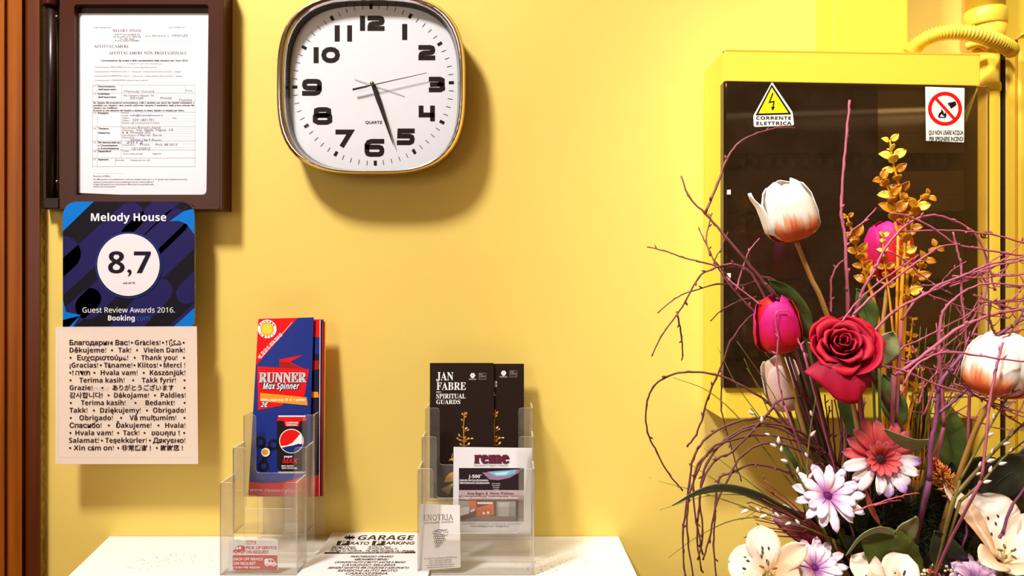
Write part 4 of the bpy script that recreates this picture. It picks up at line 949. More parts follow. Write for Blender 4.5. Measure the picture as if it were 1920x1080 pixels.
# bathroom leaflet
MAR = ink('maroon', (110, 28, 52)); PINKB = ink('mauve_band', (190, 166, 170)); TEAL = ink('water', (120, 180, 214)); DKP = ink('photo_dark', (44, 28, 34)); RO = ink('photo_orange', (206, 92, 28)); RG = ink('photo_grey', (146, 142, 140)); RB = ink('photo_brown', (84, 50, 42))
for k in (1, 0):
    sh = Sheet((0, CY + 1.0895 + k * .0016, Z(.365)), (1, 0, 0), (0, .10, 1))
    off = 1.5 * k
    sh.base([(850.5 + off, 838 + off * .3), (997.5 + off * .7, 840), (995.5 + off, 1000), (849 + off, 998.5)], .0009, WHITE)
    if k == 0:
        for ddx, ddy, m, ly in ((.8, 1.2, GREY, 2), (-.7, -.6, MAR, 2), (.7, .8, MAR, 2)): sh.text('reme', 889 + ddx, 955 + ddx, 868.5 + ddy, 22, m, layer=ly, bold=.09, st='sb')
        sh.text('reme', 889.5, 954.5, 868.3, 22, ink('maroon_light', (134, 56, 78)), layer=4, bold=.02, st='sb')
        sh.text('facciamo il bagno insieme', 888.5, 952, 874.5, 4.4, GREY, layer=2)
        sh.rect(860.5, 877.5, 982.5, 919, DKP, 1)
        sh.poly([(904, 886), (925, 885), (972, 879.5), (973, 886), (955, 896), (935, 900), (918, 899)], ink('tub_rim', (150, 120, 150)), 2); sh.poly([(914, 884.5), (968, 880.5), (966, 887), (950, 892.5), (930, 893)], TEAL, 3); sh.poly([(926, 887), (955, 884), (948, 890), (932, 891)], ink('water_pale', (190, 224, 236)), 4)
        sh.text('J-500', 878.5, 900, 896, 6, INKW, layer=3, bold=.03); sh.text('™', 900.5, 903, 892, 2, INKW, layer=3)
        sh.text('DESIGN RIVOLUZIONARIO,', 862, 916, 902, 3, INKW, layer=3, bold=.02); sh.text('PERFORMANCE LEGGENDARIA', 862, 918, 907, 3, INKW, layer=3, bold=.02)
        for q in range(4): sh.text('area sconto', 922 + q, 938 - q, 907.5 + q * 3.6, 2.2, INKW, layer=3)
        sh.rect(860, 919, 982.5, 929, PINKB, 1); sh.text('Area Bagno &  Home Wellness', 876, 963, 927.5, 5.6, DKP, layer=3)
        sh.rect(860, 929, 982.5, 937, ink('mauve_band2', (150, 124, 128)), 1); sh.text('Oggi siamo i Firenze e a Prato', 865, 972, 935, 4.6, INKW, layer=3, shear=.15)
        sh.rect(860, 937, 982, 977.5, RB, 1)
        sh.rect(860, 939, 880, 964, RG, 2); sh.rect(880, 938.5, 893, 957, RO, 2); sh.poly([(893, 952), (925, 944), (927, 965), (893, 970)], RO, 2); sh.rect(895, 941, 924, 945, ink('photo_pale', (224, 204, 190)), 3)
        sh.rect(931, 940, 967, 970, RG, 2); sh.rect(935, 942, 954, 969, ink('photo_glass', (176, 176, 172)), 3); sh.rect(967, 940, 971, 975, DKP, 3)
        sh.poly([(860, 977.5), (900, 967), (960, 968), (982, 974), (982, 977.5)], ink('photo_floor', (128, 104, 104)), 3)
        for (q0, q1) in ((884, 958), (888, 956), (907, 962), (915, 961)): sh.poly(circ(q0, q1, 2.4, 10), INKW, 4)
        sh.poly([(861, 952), (880, 950), (880, 962), (861, 968)], ink('photo_white', (214, 214, 216)), 3)
        sh.text('50123 FIRENZE - Viale dei Mille - Tel. 055 57.41.86 - Fax 055 50.01.40', 866, 979, 983.5, 3, GREY, layer=2); sh.text('www.remebagno.com - info@reme.it', 882, 955, 988, 3.4, DKP, layer=2)
    tag(sh.build('leaflet'), ['white leaflet headed reme with bath photographs, middle pocket of the wide stand', 'white leaflet just behind the reme leaflet, only its right edge showing'][k], 'leaflet', 'white bathroom leaflets')
# wine shop cards
for k in (1, 0):
    sh = Sheet((0, CY + 1.0405 + k * .0012, ZTAB + .004), (1, 0, 0), (0, .06, 1))
    o_ = 2.2 * k
    sh.base([(788 + o_, 945.5 - .3 * k), (862 + o_ * .4, 947.5), (863.5 + o_ * .3, 1064), (785 + o_, 1070)], .0008, mat('card_white', (232, 226, 226), .55, .015, 60))
    if k == 0:
        GB = ink('wine_grey', (84, 66, 72))
        sh.text('ENOTRIA', 795, 850, 976, 10.5, GB, layer=2, rot=1.5, fn=lambda t_: serif(t_, .09, .05, .3)); sh.text('RISTORANTE - ENOTECA', 796, 850, 983, 4, ink('wine_red', (150, 100, 108)), layer=2, rot=3)
        random.seed(5)
        for i in range(7):
            for j in range(5 - abs(i - 2) // 2 if i < 4 else max(1, 8 - i)):
                sh.ring(813.5 + j * 4 + (i % 2) * 1.6 + i * .7, 999 + i * 4.2, 2.1, .8, DARKBR if j < 2 else GB, 2, 10)
        sh.line([(815, 996), (822, 993), (836, 994), (838, 992)], 1, GB, 2); sh.line([(826, 993), (832, 998), (840, 997), (838, 1004), (829, 1004), (826, 998)], .7, GB, 2)
        for i, tx in enumerate(['Via della Fonte Mascosa 96/98 Prato', 'Tel. +39 0574 400700', 'Fax +39 0574 401604', 'e-mail enotria@ristorante.it', 'www.ristoranteenotria.it']):
            hw = (31, 21, 21, 26, 25)[i]; sh.text(tx, 826 - hw, 826 + hw, 1049 + i * 4.1, 3, GB, layer=2, rot=3)
    tag(sh.build('card'), ['white card reading ENOTRIA with grape drawing leaning in the wide stand', 'blank card edge showing right behind the ENOTRIA card'][k], 'card', 'wine shop cards')

# ------------------------------------------------------------------ garage flyer lying on the table between the stands
b = MB()
gx0, gx1 = -.322, -.105
gy0, gy1 = -.004, -.215
HT = .006
sh = Sheet((0, 0, ZTAB + HT), (1, 0, 0), (0, 1, 0))
sh.mb.prism([(-.290, -.006, ZTAB), (-.118, -.004, ZTAB), (-.118, -.215, ZTAB), (-.305, -.215, ZTAB)], (0, 0, HT - .0002), WHITE)
sh.base([(623.5, 996.5), (782, 998.5), (784, 1105), (556, 1105)], .0006, WHITE)
sh.text('GARAGE', 669, 774, 1012.5, 8.6, DARKBR, layer=2, bold=.045)
for k in range(8):
    a = 45 * k; sh.line([(655.5, 1008), (655.5 + 10 * math.cos(R(a)), 1008 + 4.6 * math.sin(R(a)))], 1.6 if k % 2 else 3, DARKBR, 2)
for x0 in (633, 699): sh.poly([(x0, 1014.5), (x0 + 24, 1014.5), (x0 + 22, 1023), (x0 - 2.5, 1023)], DARKBR, 2)
for x0 in (637, 703): sh.text('P', x0, x0 + 10, 1022, 6.4, INKW, layer=4, bold=.06)
sh.text('RATO', 656, 691, 1021.5, 5.4, DARKBR, layer=2, bold=.04); sh.text('ARKING', 722, 776, 1021, 5.4, DARKBR, layer=2, bold=.04)
for tx, x0, x1, yy in [('Garage Il Prato', 622, 666, 1027, ), ('Garage Ponte alle Mosse', 620, 668, 1030.5), ('Garage La Fonderia', 617, 678, 1034), ('Via Il Prato 23 - Firenze', 690, 732, 1027), ('Via Ponte alle Mosse 10', 688, 744, 1030.5), ('Via della Fonderia 16 - Firenze', 684, 776, 1034)]:
    sh.text(tx, x0, x1, yy, 2.8, DARKBR, layer=2, bold=.02)
sh.poly([(609, 1035.5), (779, 1034.5), (779, 1037.5), (607, 1038.5)], DARKBR, 2); sh.text('ORARIO CONTINUATO 07.00 - 01.00  7 GIORNI SU 7', 636, 758, 1037.6, 1.8, INKW, layer=4)
for i, (tx, hw) in enumerate([('PARCHEGGIO ORARIO', 40), ('ABBONAMENTI MENSILI', 32), ('LAVAGGIO AUTO E MOTO ANCHE A MANO', 66), ('LAVAGGIO SELLERIA', 50), ('SERVIZIO NAVETTA PER STAZIONE E AEROPORTO', 76), ('REVISIONI AUTO MOTO', 56), ('CARROZZERIA', 40), ('GOMMISTA', 30)]):
    cx_ = 696 - i * 1.6; sh.text(tx, cx_ - hw, cx_ + hw, 1045.5 + i * 5.3, 3.6, DARKBR, layer=2, bold=.015, shear=.15)
tag(sh.build('flyer_pad'), 'white flyers headed GARAGE PRATO PARKING lying on the table between the two stands', 'flyer')

# ------------------------------------------------------------------ the artificial flower arrangement
def frame(axis, up=Vector((0, 0, 1))):
    z = Vector(axis).normalized(); x = Vector(up).cross(z)
    x = x.normalized() if x.length > 1e-4 else z.orthogonal().normalized()
    return x, z.cross(x), z
def petal(mb, m, c, fr3, phi, prof, wid, nu=6, nv=9, wrap=True, cup=0.0, rim=0.0, ruffle=0.0, seed=0, twist=0.0):
    """prof(t) -> (radius, height) along the petal, wid(t) half width; wrap: bend round the axis, else flat with cup"""
    X, Y, Zx = fr3; rs = random.Random(seed); p0, p1 = rs.random() * 6, rs.random() * 6
    def fn(u, t):
        s_ = 2 * u - 1; r, h = prof(t); w_ = wid(t)
        if wrap:
            a = phi + twist * t + s_ * min(1.5, w_ / max(r, 1e-4)); rr = r * (1 + rim * s_ * s_)
            rr += ruffle * math.sin(7 * u + p0 + 3 * t) * t
            return c + (X * math.cos(a) + Y * math.sin(a)) * rr + Zx * (h - cup * s_ * s_ * w_)
        e = .01; r2, h2 = prof(min(1, t + e)); r1, h1 = prof(max(0, t - e))
        tn = Vector((r2 - r1, h2 - h1, 0)); tn = tn.normalized() if tn.length > 1e-9 else Vector((1, 0, 0))
        er = X * math.cos(phi) + Y * math.sin(phi); ep = Y * math.cos(phi) - X * math.sin(phi)
        nn = Zx * tn.x - er * tn.y
        return c + er * r + Zx * h + ep * (s_ * w_) + nn * (cup * s_ * s_ * w_ + ruffle * math.sin(9 * t + p0) * s_ * t + ruffle * .6 * math.sin(5 * s_ + p1) * t)
    mb.grid(fn, nu, nv, m)
def lerp_tab(tab):
    def f(t):
        for i in range(len(tab) - 1):
            if t <= tab[i + 1][0] or i == len(tab) - 2:
                a, b_ = tab[i], tab[i + 1]; k = (t - a[0]) / (b_[0] - a[0]); k = k * k * (3 - 2 * k) if False else k
                r = [a[j] + (b_[j] - a[j]) * k for j in range(1, len(a))]
                return r[0] if len(r) == 1 else tuple(r)
    return f
STEMT = mat('tan_stem', (176, 130, 62), .5, .12, 40, stretch=(1, 1, .3)); STEMG = mat('green_stem', (92, 104, 44), .5, .15, 40); STEMB = mat('brown_stem', (92, 58, 34), .6, .2, 50)
WP = petal_mat('white_orange_petal', [(0, (240, 140, 24)), (.14, (232, 96, 36)), (.32, (230, 112, 64)), (.43, (246, 180, 136)), (.54, (252, 238, 230)), (1, (254, 250, 248))], .2, .2, fine=5)
WPW = petal_mat('white_petal', [(0, (240, 140, 40)), (.12, (238, 130, 50)), (.2, (248, 214, 186)), (.28, (253, 248, 244)), (1, (254, 250, 248))], .1, .2, fine=5)
MP = petal_mat('magenta_petal', [(0, (246, 140, 30)), (.12, (232, 66, 30)), (.4, (216, 20, 50)), (.62, (212, 20, 110)), (1, (226, 40, 150))], .14, .2)
MPR = petal_mat('red_petal', [(0, (240, 120, 30)), (.2, (224, 36, 30)), (1, (206, 18, 44))], .12, .2)
PK = petal_mat('blush_petal', [(0, (240, 170, 140)), (.4, (244, 196, 176)), (1, (252, 230, 222))], .15, .2)
RO_ = petal_mat('rose_petal', [(0, (76, 2, 18)), (.5, (142, 8, 32)), (1, (184, 16, 50))], .06, .14, .6)
RO2 = petal_mat('rose_outer_petal', [(0, (110, 2, 38)), (.5, (166, 6, 54)), (1, (196, 14, 42))], .12, .16, .6)
def stem_to(px, d, m, r0, r1, name='stem', parent=None):
    pts = [P(a, b_, c) for a, b_, c in px]; pts = smooth_path(pts, 6); n = len(pts)
    b = MB(); b.tube(pts, [r0 + (r1 - r0) * i / (n - 1) for i in range(n)], m, 8); return b.build(name, parent)
BASE = (1690, 1300, .85)            # where the stems meet in the vase mouth, below the picture
def tulip(label, hb, ht, d, width_px, mats, stem, tilt_y=-.1, group='artificial tulips', openness=0, smat=None, phi0=0.0):
    """hb / ht = pixel of the flower's base and tip"""
    c = P(*hb, d); tip = P(*ht, d) + Vector((0, tilt_y * .06, 0)); ax = tip - c; H = ax.length; ax.normalize(); Rr = width_px * d / F / 2
    t_ = thing('tulip', c, label, 'tulip', group)
    f3 = frame(ax, Vector((0, 1, 0)))
    o = openness
    pin = lerp_tab([(0, .1, 0), (.12, .55, .03), (.3, .9, .16), (.5, .96, .4), (.75, .84 + o * .1, .72), (.92, .6 + o * .35, .92), (1, .38 + o * .5, .985)])
    pout = lerp_tab([(0, .12, 0), (.12, .62, .02), (.3, .98, .15), (.5, 1.02, .38), (.75, .92 + o * .15, .68), (.92, .72 + o * .45, .86), (1, .58 + o * .6, .92)])
    wd = lerp_tab([(0, .1), (.15, .52), (.4, .95), (.65, .95), (.85, .62), (.95, .3), (1, .05)])
    for k in range(3):
        b = MB(); petal(b, mats[k % len(mats)], c, f3, phi0 + R(60 + 120 * k), lambda t: tuple(q * s_ for q, s_ in zip(pin(t), (Rr * .92, H))), lambda t: wd(t) * Rr * 1.05, 8, 12, True, 0, .03, Rr * .02, k)
        b.build('petal', t_, solid=.0006)
    for k in range(3):
        b = MB(); petal(b, mats[(k + 1) % len(mats)], c, f3, phi0 + R(120 * k), lambda t: tuple(q * s_ for q, s_ in zip(pout(t), (Rr, H))), lambda t: wd(t) * Rr, 8, 12, True, 0, .05, Rr * .03, k + 5)
        b.build('petal', t_, solid=.0006)
    st = [(hb[0], hb[1], d)] + stem + [BASE]
    stem_to(st, d, smat or STEMT, .0026, .003, 'stem', t_)
    return t_, c, f3, Rr, H
# tall white tulip
tw, c, f3, Rr, H = tulip('tall white tulip with orange flamed base in front of the smoked cabinet door', (1492, 450), (1460, 338), .80, 96, [WP, WPW, WP], [(1520, 520, .80), (1546, 578, .805), (1600, 760, .83)], group='artificial tulips', phi0=R(20))
b = MB(); dirl = R(180 + 22)
petal(b, WPW, c, f3, R(172), lerp_tab([(0, .3 * Rr, .02 * H), (.3, 1.02 * Rr, .22 * H), (.7, 1.10 * Rr, .64 * H), (1, 1.2 * Rr, .92 * H)]), lerp_tab([(0, .3 * Rr), (.4, .8 * Rr), (.75, .6 * Rr), (.92, .28 * Rr), (1, .04 * Rr)]), 6, 10, True, 0, .1); b.build('petal', tw, solid=.0006)
tulip('magenta tulip left of the red rose, red and orange at its base', (1462, 660), (1446, 553), .83, 84, [MP, MPR, MP], [(1478, 706, .835), (1503, 790, .84), (1560, 980, .85)], phi0=R(20))
tulip('magenta tulip behind the yellow leafy sprig, higher than the rose', (1665, 522), (1662, 414), .94, 86, [MPR, MP, MP], [(1660, 570, .935), (1656, 640, .925), (1668, 900, .88)], phi0=R(55))
tulip('pale pink and white tulip low behind the left tan stem', (1478, 768), (1452, 668), .90, 66, [PK, PK, WPW], [(1500, 830, .895), (1560, 960, .87)], openness=.35, smat=STEMG, phi0=R(10))
tulip('large white tulip with orange base at the right edge of the photo', (1866, 742), (1884, 622), .76, 116, [WP, WP, WPW], [(1848, 770, .77), (1820, 830, .78), (1760, 1010, .82)], openness=.15, phi0=R(-30))
VT = petal_mat('violet_pink_petal', [(0, (170, 40, 70)), (.4, (190, 50, 110)), (.7, (228, 130, 190)), (1, (240, 214, 232))], .3, .2, fine=6)
tulip('small violet pink tulip lying leftward under the lilac daisy', (1538, 1012), (1446, 952), .83, 50, [VT, VT, VT], [(1580, 1060, .84)], smat=STEMG, phi0=.4)
# red rose
ro = thing('rose', P(1590, 700, .79), 'large dark red rose in front of the tulips, its lowest petal drooping', 'rose')
c = P(1578, 650, .785); f3 = frame(Vector((-.20, -.86, .46)), Vector((0, 0, 1))); px_ = .785 / F
for k in range(17):
    q = k / 16; rad = (5 + 40 * q ** 1.0) * px_; ht = (58 - 24 * q) * px_
    flare = .10 + .30 * q
    pr = lerp_tab([(0, rad * .35, 0), (.35, rad * .95, ht * .4), (.7, rad * 1.0, ht * .86), (.9, rad * (1.02 + flare * .5), ht * 1.0), (1, rad * (1.06 + flare), ht * .985)])
    ww = (9 + 32 * q) * px_
    wf = lerp_tab([(0, ww * .4), (.4, ww * .95), (.75, ww), (.93, ww * .72), (1, ww * .45)])
    b = MB(); petal(b, RO_ if q < .7 else RO2, c - f3[2] * (22 * px_), f3, k * 2.399, pr, wf, 8, 9, True, .08, .02, 1.1 * px_, k); b.build('petal', ro, solid=.0007)
for k, (ph, L_, w_) in enumerate([(-18, 66, 58), (48, 56, 44), (140, 58, 44), (205, 54, 46)]):
    pr = lerp_tab([(0, 12 * px_, -18 * px_), (.3, 38 * px_, -10 * px_), (.65, L_ * .88 * px_, 10 * px_), (.88, L_ * px_, 24 * px_), (1, L_ * 1.06 * px_, 22 * px_)])
    b = MB(); petal(b, RO2, c - f3[2] * (6 * px_), f3, R(ph), pr, lerp_tab([(0, 12 * px_), (.35, w_ * .9 * px_), (.7, w_ * px_), (.92, w_ * .7 * px_), (1, w_ * .4 * px_)]), 8, 10, True, .05, .03, 1.6 * px_, 30 + k); b.build('petal', ro, solid=.0007)
# drooping lowest petal: fan shaped
A0 = P(1578, 668, .775); fan = []
def fanf(u, t):
    s_ = 2 * u - 1; w_ = (24 + 40 * min(t, .62) / .62 - 30 * max(0, t - .62) / .38 * (.3 + .7 * abs(s_))) * px_
    ctr = Vector((-16 * px_ * math.sin(t * 2.4) + 8 * px_ * t, 0, -84 * px_ * t))
    return A0 + ctr + Vector((s_ * w_, -.014 * math.sin(t * 2.0) + .007 * s_ * s_ - .0022 * math.sin(11 * s_ + 2) * t, 26 * px_ * s_ * s_ * t - s_ * 12 * px_ * t))
b = MB(); b.grid(fanf, 12, 10, RO2); lab(b.build('petal', ro, solid=.0007), 'fan shaped drooping lower petal')
for k in range(5):
    b = MB(); petal(b, mat('sepal_green', (112, 110, 34), .5, .15, 40), c - f3[2] * (30 * px_), f3, k * 1.257 + .3, lerp_tab([(0, 4 * px_, 0), (.5, 34 * px_, -2 * px_), (1, 58 * px_, 6 * px_)]), lerp_tab([(0, 5 * px_), (.4, 11 * px_), (1, .5 * px_)]), 3, 6, False, .1); b.build('sepal', ro, solid=.0007)
stem_to([(1606, 668, .80), (1640, 712, .81), (1665, 760, .815), (1690, 810, .82), (1700, 900, .83), BASE], .8, STEMB, .0034, .0042, 'stem', ro)
# daisies and gerbera
def daisy(name, label, cp, d, face, n, Lpx, wpx, mats, core, layers=2, seed=1, elev=.35, group='artificial daisies', cat='daisy', corer=.16, stem=None, inner=None):
    c = P(*cp, d); f3 = frame(Vector(face)); k_ = d / F; rs = random.Random(seed)
    t_ = thing(name, c, label, cat, group)
    for ly in range(layers):
        nn = n - ly * 2
        for k in range(nn):
            a = 2 * math.pi * (k + .5 * ly) / nn + rs.uniform(-.09, .09); L_ = Lpx * k_ * rs.uniform(.88, 1.08) * (1 - .2 * ly); ev = elev * (1 + .9 * ly) + rs.uniform(-.12, .12)
            pr = lerp_tab([(0, .08 * L_, 0), (.35, .4 * L_, L_ * ev * .38), (.7, .74 * L_, L_ * ev * .5), (1, L_, L_ * (ev * .42 + rs.uniform(-.05, .04)))])
            w_ = wpx * k_ * rs.uniform(.85, 1.1)
            wf = lerp_tab([(0, w_ * .35), (.3, w_ * .7), (.65, w_), (.88, w_ * .72), (.97, w_ * .3), (1, w_ * .05)])
            m = mats(a, ly) if callable(mats) else mats[(k + ly) % len(mats)]
            b = MB(); petal(b, m, c + f3[2] * (ly * .0016), f3, a, pr, wf, 4, 8, False, .28 * rs.choice((1, 1, -.6)), 0, .0006, k); b.build('petal', t_, solid=.0005)
    if inner:
        for k in range(12):
            a = k * .5236 + .2; L_ = Lpx * k_ * .46
            b = MB(); petal(b, inner, c + f3[2] * .002, f3, a, lerp_tab([(0, .1 * L_, 0), (.5, .55 * L_, L_ * .4), (1, L_, L_ * .55)]), lerp_tab([(0, 3 * k_), (.6, 8 * k_), (.9, 5 * k_), (1, .5 * k_)]), 4, 6, False, .25, 0, .0004, k); b.build('inner_petal', t_, solid=.0005)
    b = MB(); rr = corer * Lpx * k_; b.blob(c + f3[2] * (Lpx * k_ * .05), rr, core, 12, 6, f3[2], .6)
    for i in range(46):
        q = math.sqrt((i + .5) / 46) * rr * 1.15; a = i * 2.399
        b.blob(c + (f3[0] * math.cos(a) + f3[1] * math.sin(a)) * q + f3[2] * (Lpx * k_ * .09 + .4 * (rr - q)), rr * .13, core, 5, 3, f3[2], 1.6)
    b.build('flower_centre', t_)
    st = [(cp[0], cp[1] + 2, d + .006)] + (stem or []) + [BASE]
    stem_to(st, d, STEMG, .0022, .0026, 'stem', t_)
    return t_
GT = petal_mat('gerbera_coral', [(0, (120, 20, 40)), (.25, (206, 50, 70)), (.6, (232, 92, 90)), (.9, (224, 100, 110)), (1, (196, 110, 170))], .12, .2)
GW = petal_mat('gerbera_white', [(0, (160, 30, 60)), (.2, (226, 120, 130)), (.45, (250, 226, 230)), (.9, (252, 244, 248)), (1, (190, 140, 210))], .12, .2)
GWV = petal_mat('gerbera_violet', [(0, (170, 40, 90)), (.3, (240, 190, 210)), (.6, (250, 236, 244)), (.85, (200, 160, 220)), (1, (150, 100, 190))], .16, .2)
LV = petal_mat('daisy_lilac', [(0, (150, 50, 110)), (.25, (226, 150, 190)), (.5, (248, 226, 238)), (.85, (250, 240, 248)), (1, (206, 180, 226))], .18, .22)
LV2 = petal_mat('daisy_violet', [(0, (110, 60, 160)), (.3, (200, 150, 214)), (.6, (246, 224, 240)), (1, (236, 200, 230))], .22, .22)
LVP = petal_mat('daisy_orchid', [(0, (150, 90, 170)), (.5, (222, 170, 214)), (.9, (240, 208, 232)), (1, (190, 140, 200))], .12, .22)
CORE = mat('flower_core_dark', (70, 22, 26), .7, .3, 300); CORE2 = mat('flower_core_magenta', (140, 20, 70), .7, .4, 300, rgb2=(90, 40, 150))
daisy('gerbera', 'coral and white gerbera with dark eye above the lilac daisies', (1648, 862), .80, (-.05, -.93, .30), 17, 74, 11.5, lambda a, ly: GT if math.sin(a) > -.02 or ly else (GW if int(a * 7) % 3 else GWV), CORE, 1, 3, .34, None, 'gerbera', .19, [(1655, 900, .83), (1672, 980, .84)], inner=GT)
daisy('daisy', 'lilac white daisy left of and below the coral gerbera', (1551, 931), .79, (-.12, -.84, .52), 13, 64, 9.5, [LV, LV2, LV], CORE2, 2, 5, .22, corer=.11, stem=[(1570, 990, .81), (1620, 1100, .83)])
daisy('daisy', 'lilac white daisy at the bottom edge beside the left lily', (1527, 1066), .78, (-.1, -.78, .62), 14, 58, 9.5, [LV, LV2, LV], CORE2, 2, 6, .26, corer=.11, stem=[(1560, 1110, .80)])
daisy('daisy', 'orchid pink daisy at the bottom edge under the right lily', (1826, 1094), .78, (.02, -.80, .60), 13, 54, 11, [LVP], CORE2, 2, 8, .4, stem=[(1800, 1130, .80)])
# lilies
LW = petal_mat('lily_petal', [(0, (226, 190, 120)), (.2, (246, 226, 196)), (.5, (252, 242, 232)), (1, (250, 236, 224))], .05, .25, .5, edge=(246, 220, 200))
LPC = petal_mat('lily_peach', [(0, (220, 170, 110)), (.4, (238, 190, 150)), (1, (248, 226, 206))], .08, .25, .5)
STA = mat('stamen', (120, 86, 30), .6, .2, 60); SPK = mat('lily_freckle', (50, 30, 40), .6, .2, 60)
def lily(label, cp, d, face, plist, seed=0, stem=None, freckles=True):
    c = P(*cp, d); f3 = frame(Vector(face)); k_ = d / F
    t_ = thing('lily', c, label, 'lily', 'artificial lilies')
    X, Y, Zx = f3; fr_spots = []
    for k, (ph, L_, w_, h_, rec, mm) in enumerate(plist):
        L_ *= k_; w_ *= k_; h_ *= k_; rec *= k_
        pr = lerp_tab([(0, .06 * L_, -.25 * h_), (.2, .22 * L_, .25 * h_), (.45, .48 * L_, .72 * h_), (.7, .76 * L_, .98 * h_), (.88, .94 * L_, h_ * .98 - rec * .3), (1, 1.02 * L_, h_ * .9 - rec)])
        wf = lerp_tab([(0, .2 * w_), (.2, .55 * w_), (.45, .95 * w_), (.62, w_), (.82, .7 * w_), (.94, .3 * w_), (1, .04 * w_)])
        b = MB(); petal(b, mm, c, f3, R(ph), pr, wf, 8, 12, False, .25, 0, .0016, seed + k)
        if freckles and mm is LW:
            rs = random.Random(seed + k * 3)
            for _ in range(5):
                t = rs.uniform(.25, .6); s_ = rs.uniform(-.4, .4); r_, hh = pr(t); er = X * math.cos(R(ph)) + Y * math.sin(R(ph)); ep = Y * math.cos(R(ph)) - X * math.sin(R(ph))
                b.blob(c + er * r_ + Zx * (hh + .0008) + ep * (s_ * wf(t)), .0009, SPK, 5, 3, er, 2)
        b.build('petal', t_, solid=.0007)
    for k in range(5):
        a = k * 1.257 + .3; e = (X * math.cos(a) + Y * math.sin(a)); b = MB()
        p1 = c + Zx * (30 * k_) + e * (12 * k_); b.tube(smooth_path([c, c + Zx * (16 * k_) + e * (4 * k_), p1], 4), .0006, mat('filament', (214, 206, 150), .5, .05, 40), 5); b.blob(p1, .0014, STA, 6, 4, e, 2.2); b.build('stamen', t_)
    stem_to([(cp[0], cp[1] + 6, d + .004)] + (stem or []) + [BASE], d, STEMG, .0028, .003, 'stem', t_)
    return t_
lily('large white lily at the right edge of the photo with freckled throat', (1878, 1052), .76, (-.05, -.62, .78), [(84, 142, 46, 36, 30, LW), (117, 150, 19, 44, -14, LPC), (32, 112, 40, 34, 4, LW), (-20, 70, 40, 26, 0, LW), (-95, 42, 46, 26, 0, LPC), (205, 62, 30, 34, 0, LPC)], 1, [(1850, 1120, .80)])
lily('creamy white lily at the bottom left of the arrangement', (1440, 1078), .77, (-.25, -.74, .62), [(100, 82, 32, 26, -6, LW), (172, 70, 40, 22, 6, LW), (38, 84, 22, 26, -14, LPC), (240, 56, 32, 20, 0, LW), (-60, 60, 34, 20, 0, LW), (-10, 56, 30, 20, 0, LPC)], 12, [(1500, 1130, .80)])
lily('creamy white lily under the large leaf at the bottom centre of the arrangement', (1664, 1118), .76, (.0, -.68, .73), [(128, 84, 34, 22, -4, LW), (52, 86, 34, 22, -6, LW), (90, 58, 30, 16, 0, LPC), (190, 60, 34, 20, 0, LW), (-10, 60, 34, 20, 0, LW), (-90, 50, 34, 20, 0, LW)], 24, [(1670, 1160, .80)])

# yellow box-leaf sprigs
GLD = mat('golden_leaf', (206, 138, 14), .42, .18, 60, rgb2=(176, 104, 8)); GLS = mat('golden_stem', (222, 150, 20), .5, .1, 60); GLT = mat('pale_gold_leaf', (238, 206, 70), .4, .1, 60)
def leaf_round(b, base, tip, w_, nrm, m):
    d_ = tip - base; L_ = d_.length; d_.normalize(); side = d_.cross(nrm).normalized(); up = side.cross(d_)
    b.grid(lambda u, v: base + d_ * (L_ * v) + side * ((2 * u - 1) * w_ * math.sin(math.pi * min(1, .06 + .94 * v) ** .8) ** .8 if 0 < v < 1 else 0) + up * (L_ * .18 * math.sin(v * 2.6) + w_ * .3 * (2 * u - 1) ** 2), 4, 6, m)
def sprig(label, px, d, leaves, rstem=.0022, seed=0, toppale=0, lw=.0072, step=.0105, group='golden leafy sprigs'):
    rs = random.Random(seed); pts = smooth_path([P(a, b_, d if len(q) == 0 else q[0]) for a, b_, *q in px], 8)
    t_ = thing('leafy_sprig', pts[0], label, 'sprig', group)
    vis = pts; n = len(pts)
    full = smooth_path([pts[-1], pts[-1].lerp(P(*BASE), .5) + Vector((0, .01, .01)), P(*BASE)], 6)
    b = MB(); b.tube(pts, [rstem * (.45 + .55 * i / n) for i in range(n)], GLS, 7); b.tube(full, rstem, GLS, 7); so = b.build('stem', t_)
    acc = 0; k = 0; length = sum((pts[i + 1] - pts[i]).length for i in range(n - 1)); pos = 0; i = 0; s_ = 0.002
    lf = []
    while s_ < min(length, leaves):
        q = 0
        for i in range(n - 1):
            seg = (pts[i + 1] - pts[i]).length
            if q + seg >= s_: break
            q += seg
        p = pts[i].lerp(pts[i + 1], (s_ - q) / max(seg, 1e-6)); tn = (pts[i] - pts[i + 1]).normalized()
        for sd in (0, 1):
            a = k * 1.45 + sd * math.pi + rs.uniform(-.3, .3); x, y, z = frame(tn, Vector((0, 1, 0)))
            o_ = (x * math.cos(a) + y * math.sin(a)); sc = rs.uniform(.75, 1.2) * (.7 if s_ < .02 else 1)
            base = p + o_ * rstem * .5; tip = base + (o_ * .8 + tn * rs.uniform(.25, .7)).normalized() * lw * 1.9 * sc
            mm = GLT if s_ < toppale or rs.random() < .04 else GLD
            bb = MB(); leaf_round(bb, base, tip, lw * .70 * sc, Vector((0, -1, .3)) if abs(o_.y) < .8 else tn, mm); bb.build('leaf', so, solid=.0005)
        k += 1; s_ += step * rs.uniform(.75, 1.2)
    return t_
sprig('tallest golden leafy sprig standing in front of the smoked door', [(1668, 262), (1676, 310), (1686, 350), (1694, 395), (1697, 450), (1692, 520), (1689, 600), (1688, 720)], .85, .16, .0026, 1, .03)
sprig('short golden sprig just left of the tallest golden sprig', [(1650, 335), (1663, 350), (1674, 380), (1677, 410), (1684, 440)], .848, .06, .0016, 2, 0, .0085)
sprig('short golden sprig just right of the tallest golden sprig', [(1742, 366), (1722, 378), (1715, 400), (1704, 440)], .852, .06, .0016, 3, 0, .0080)
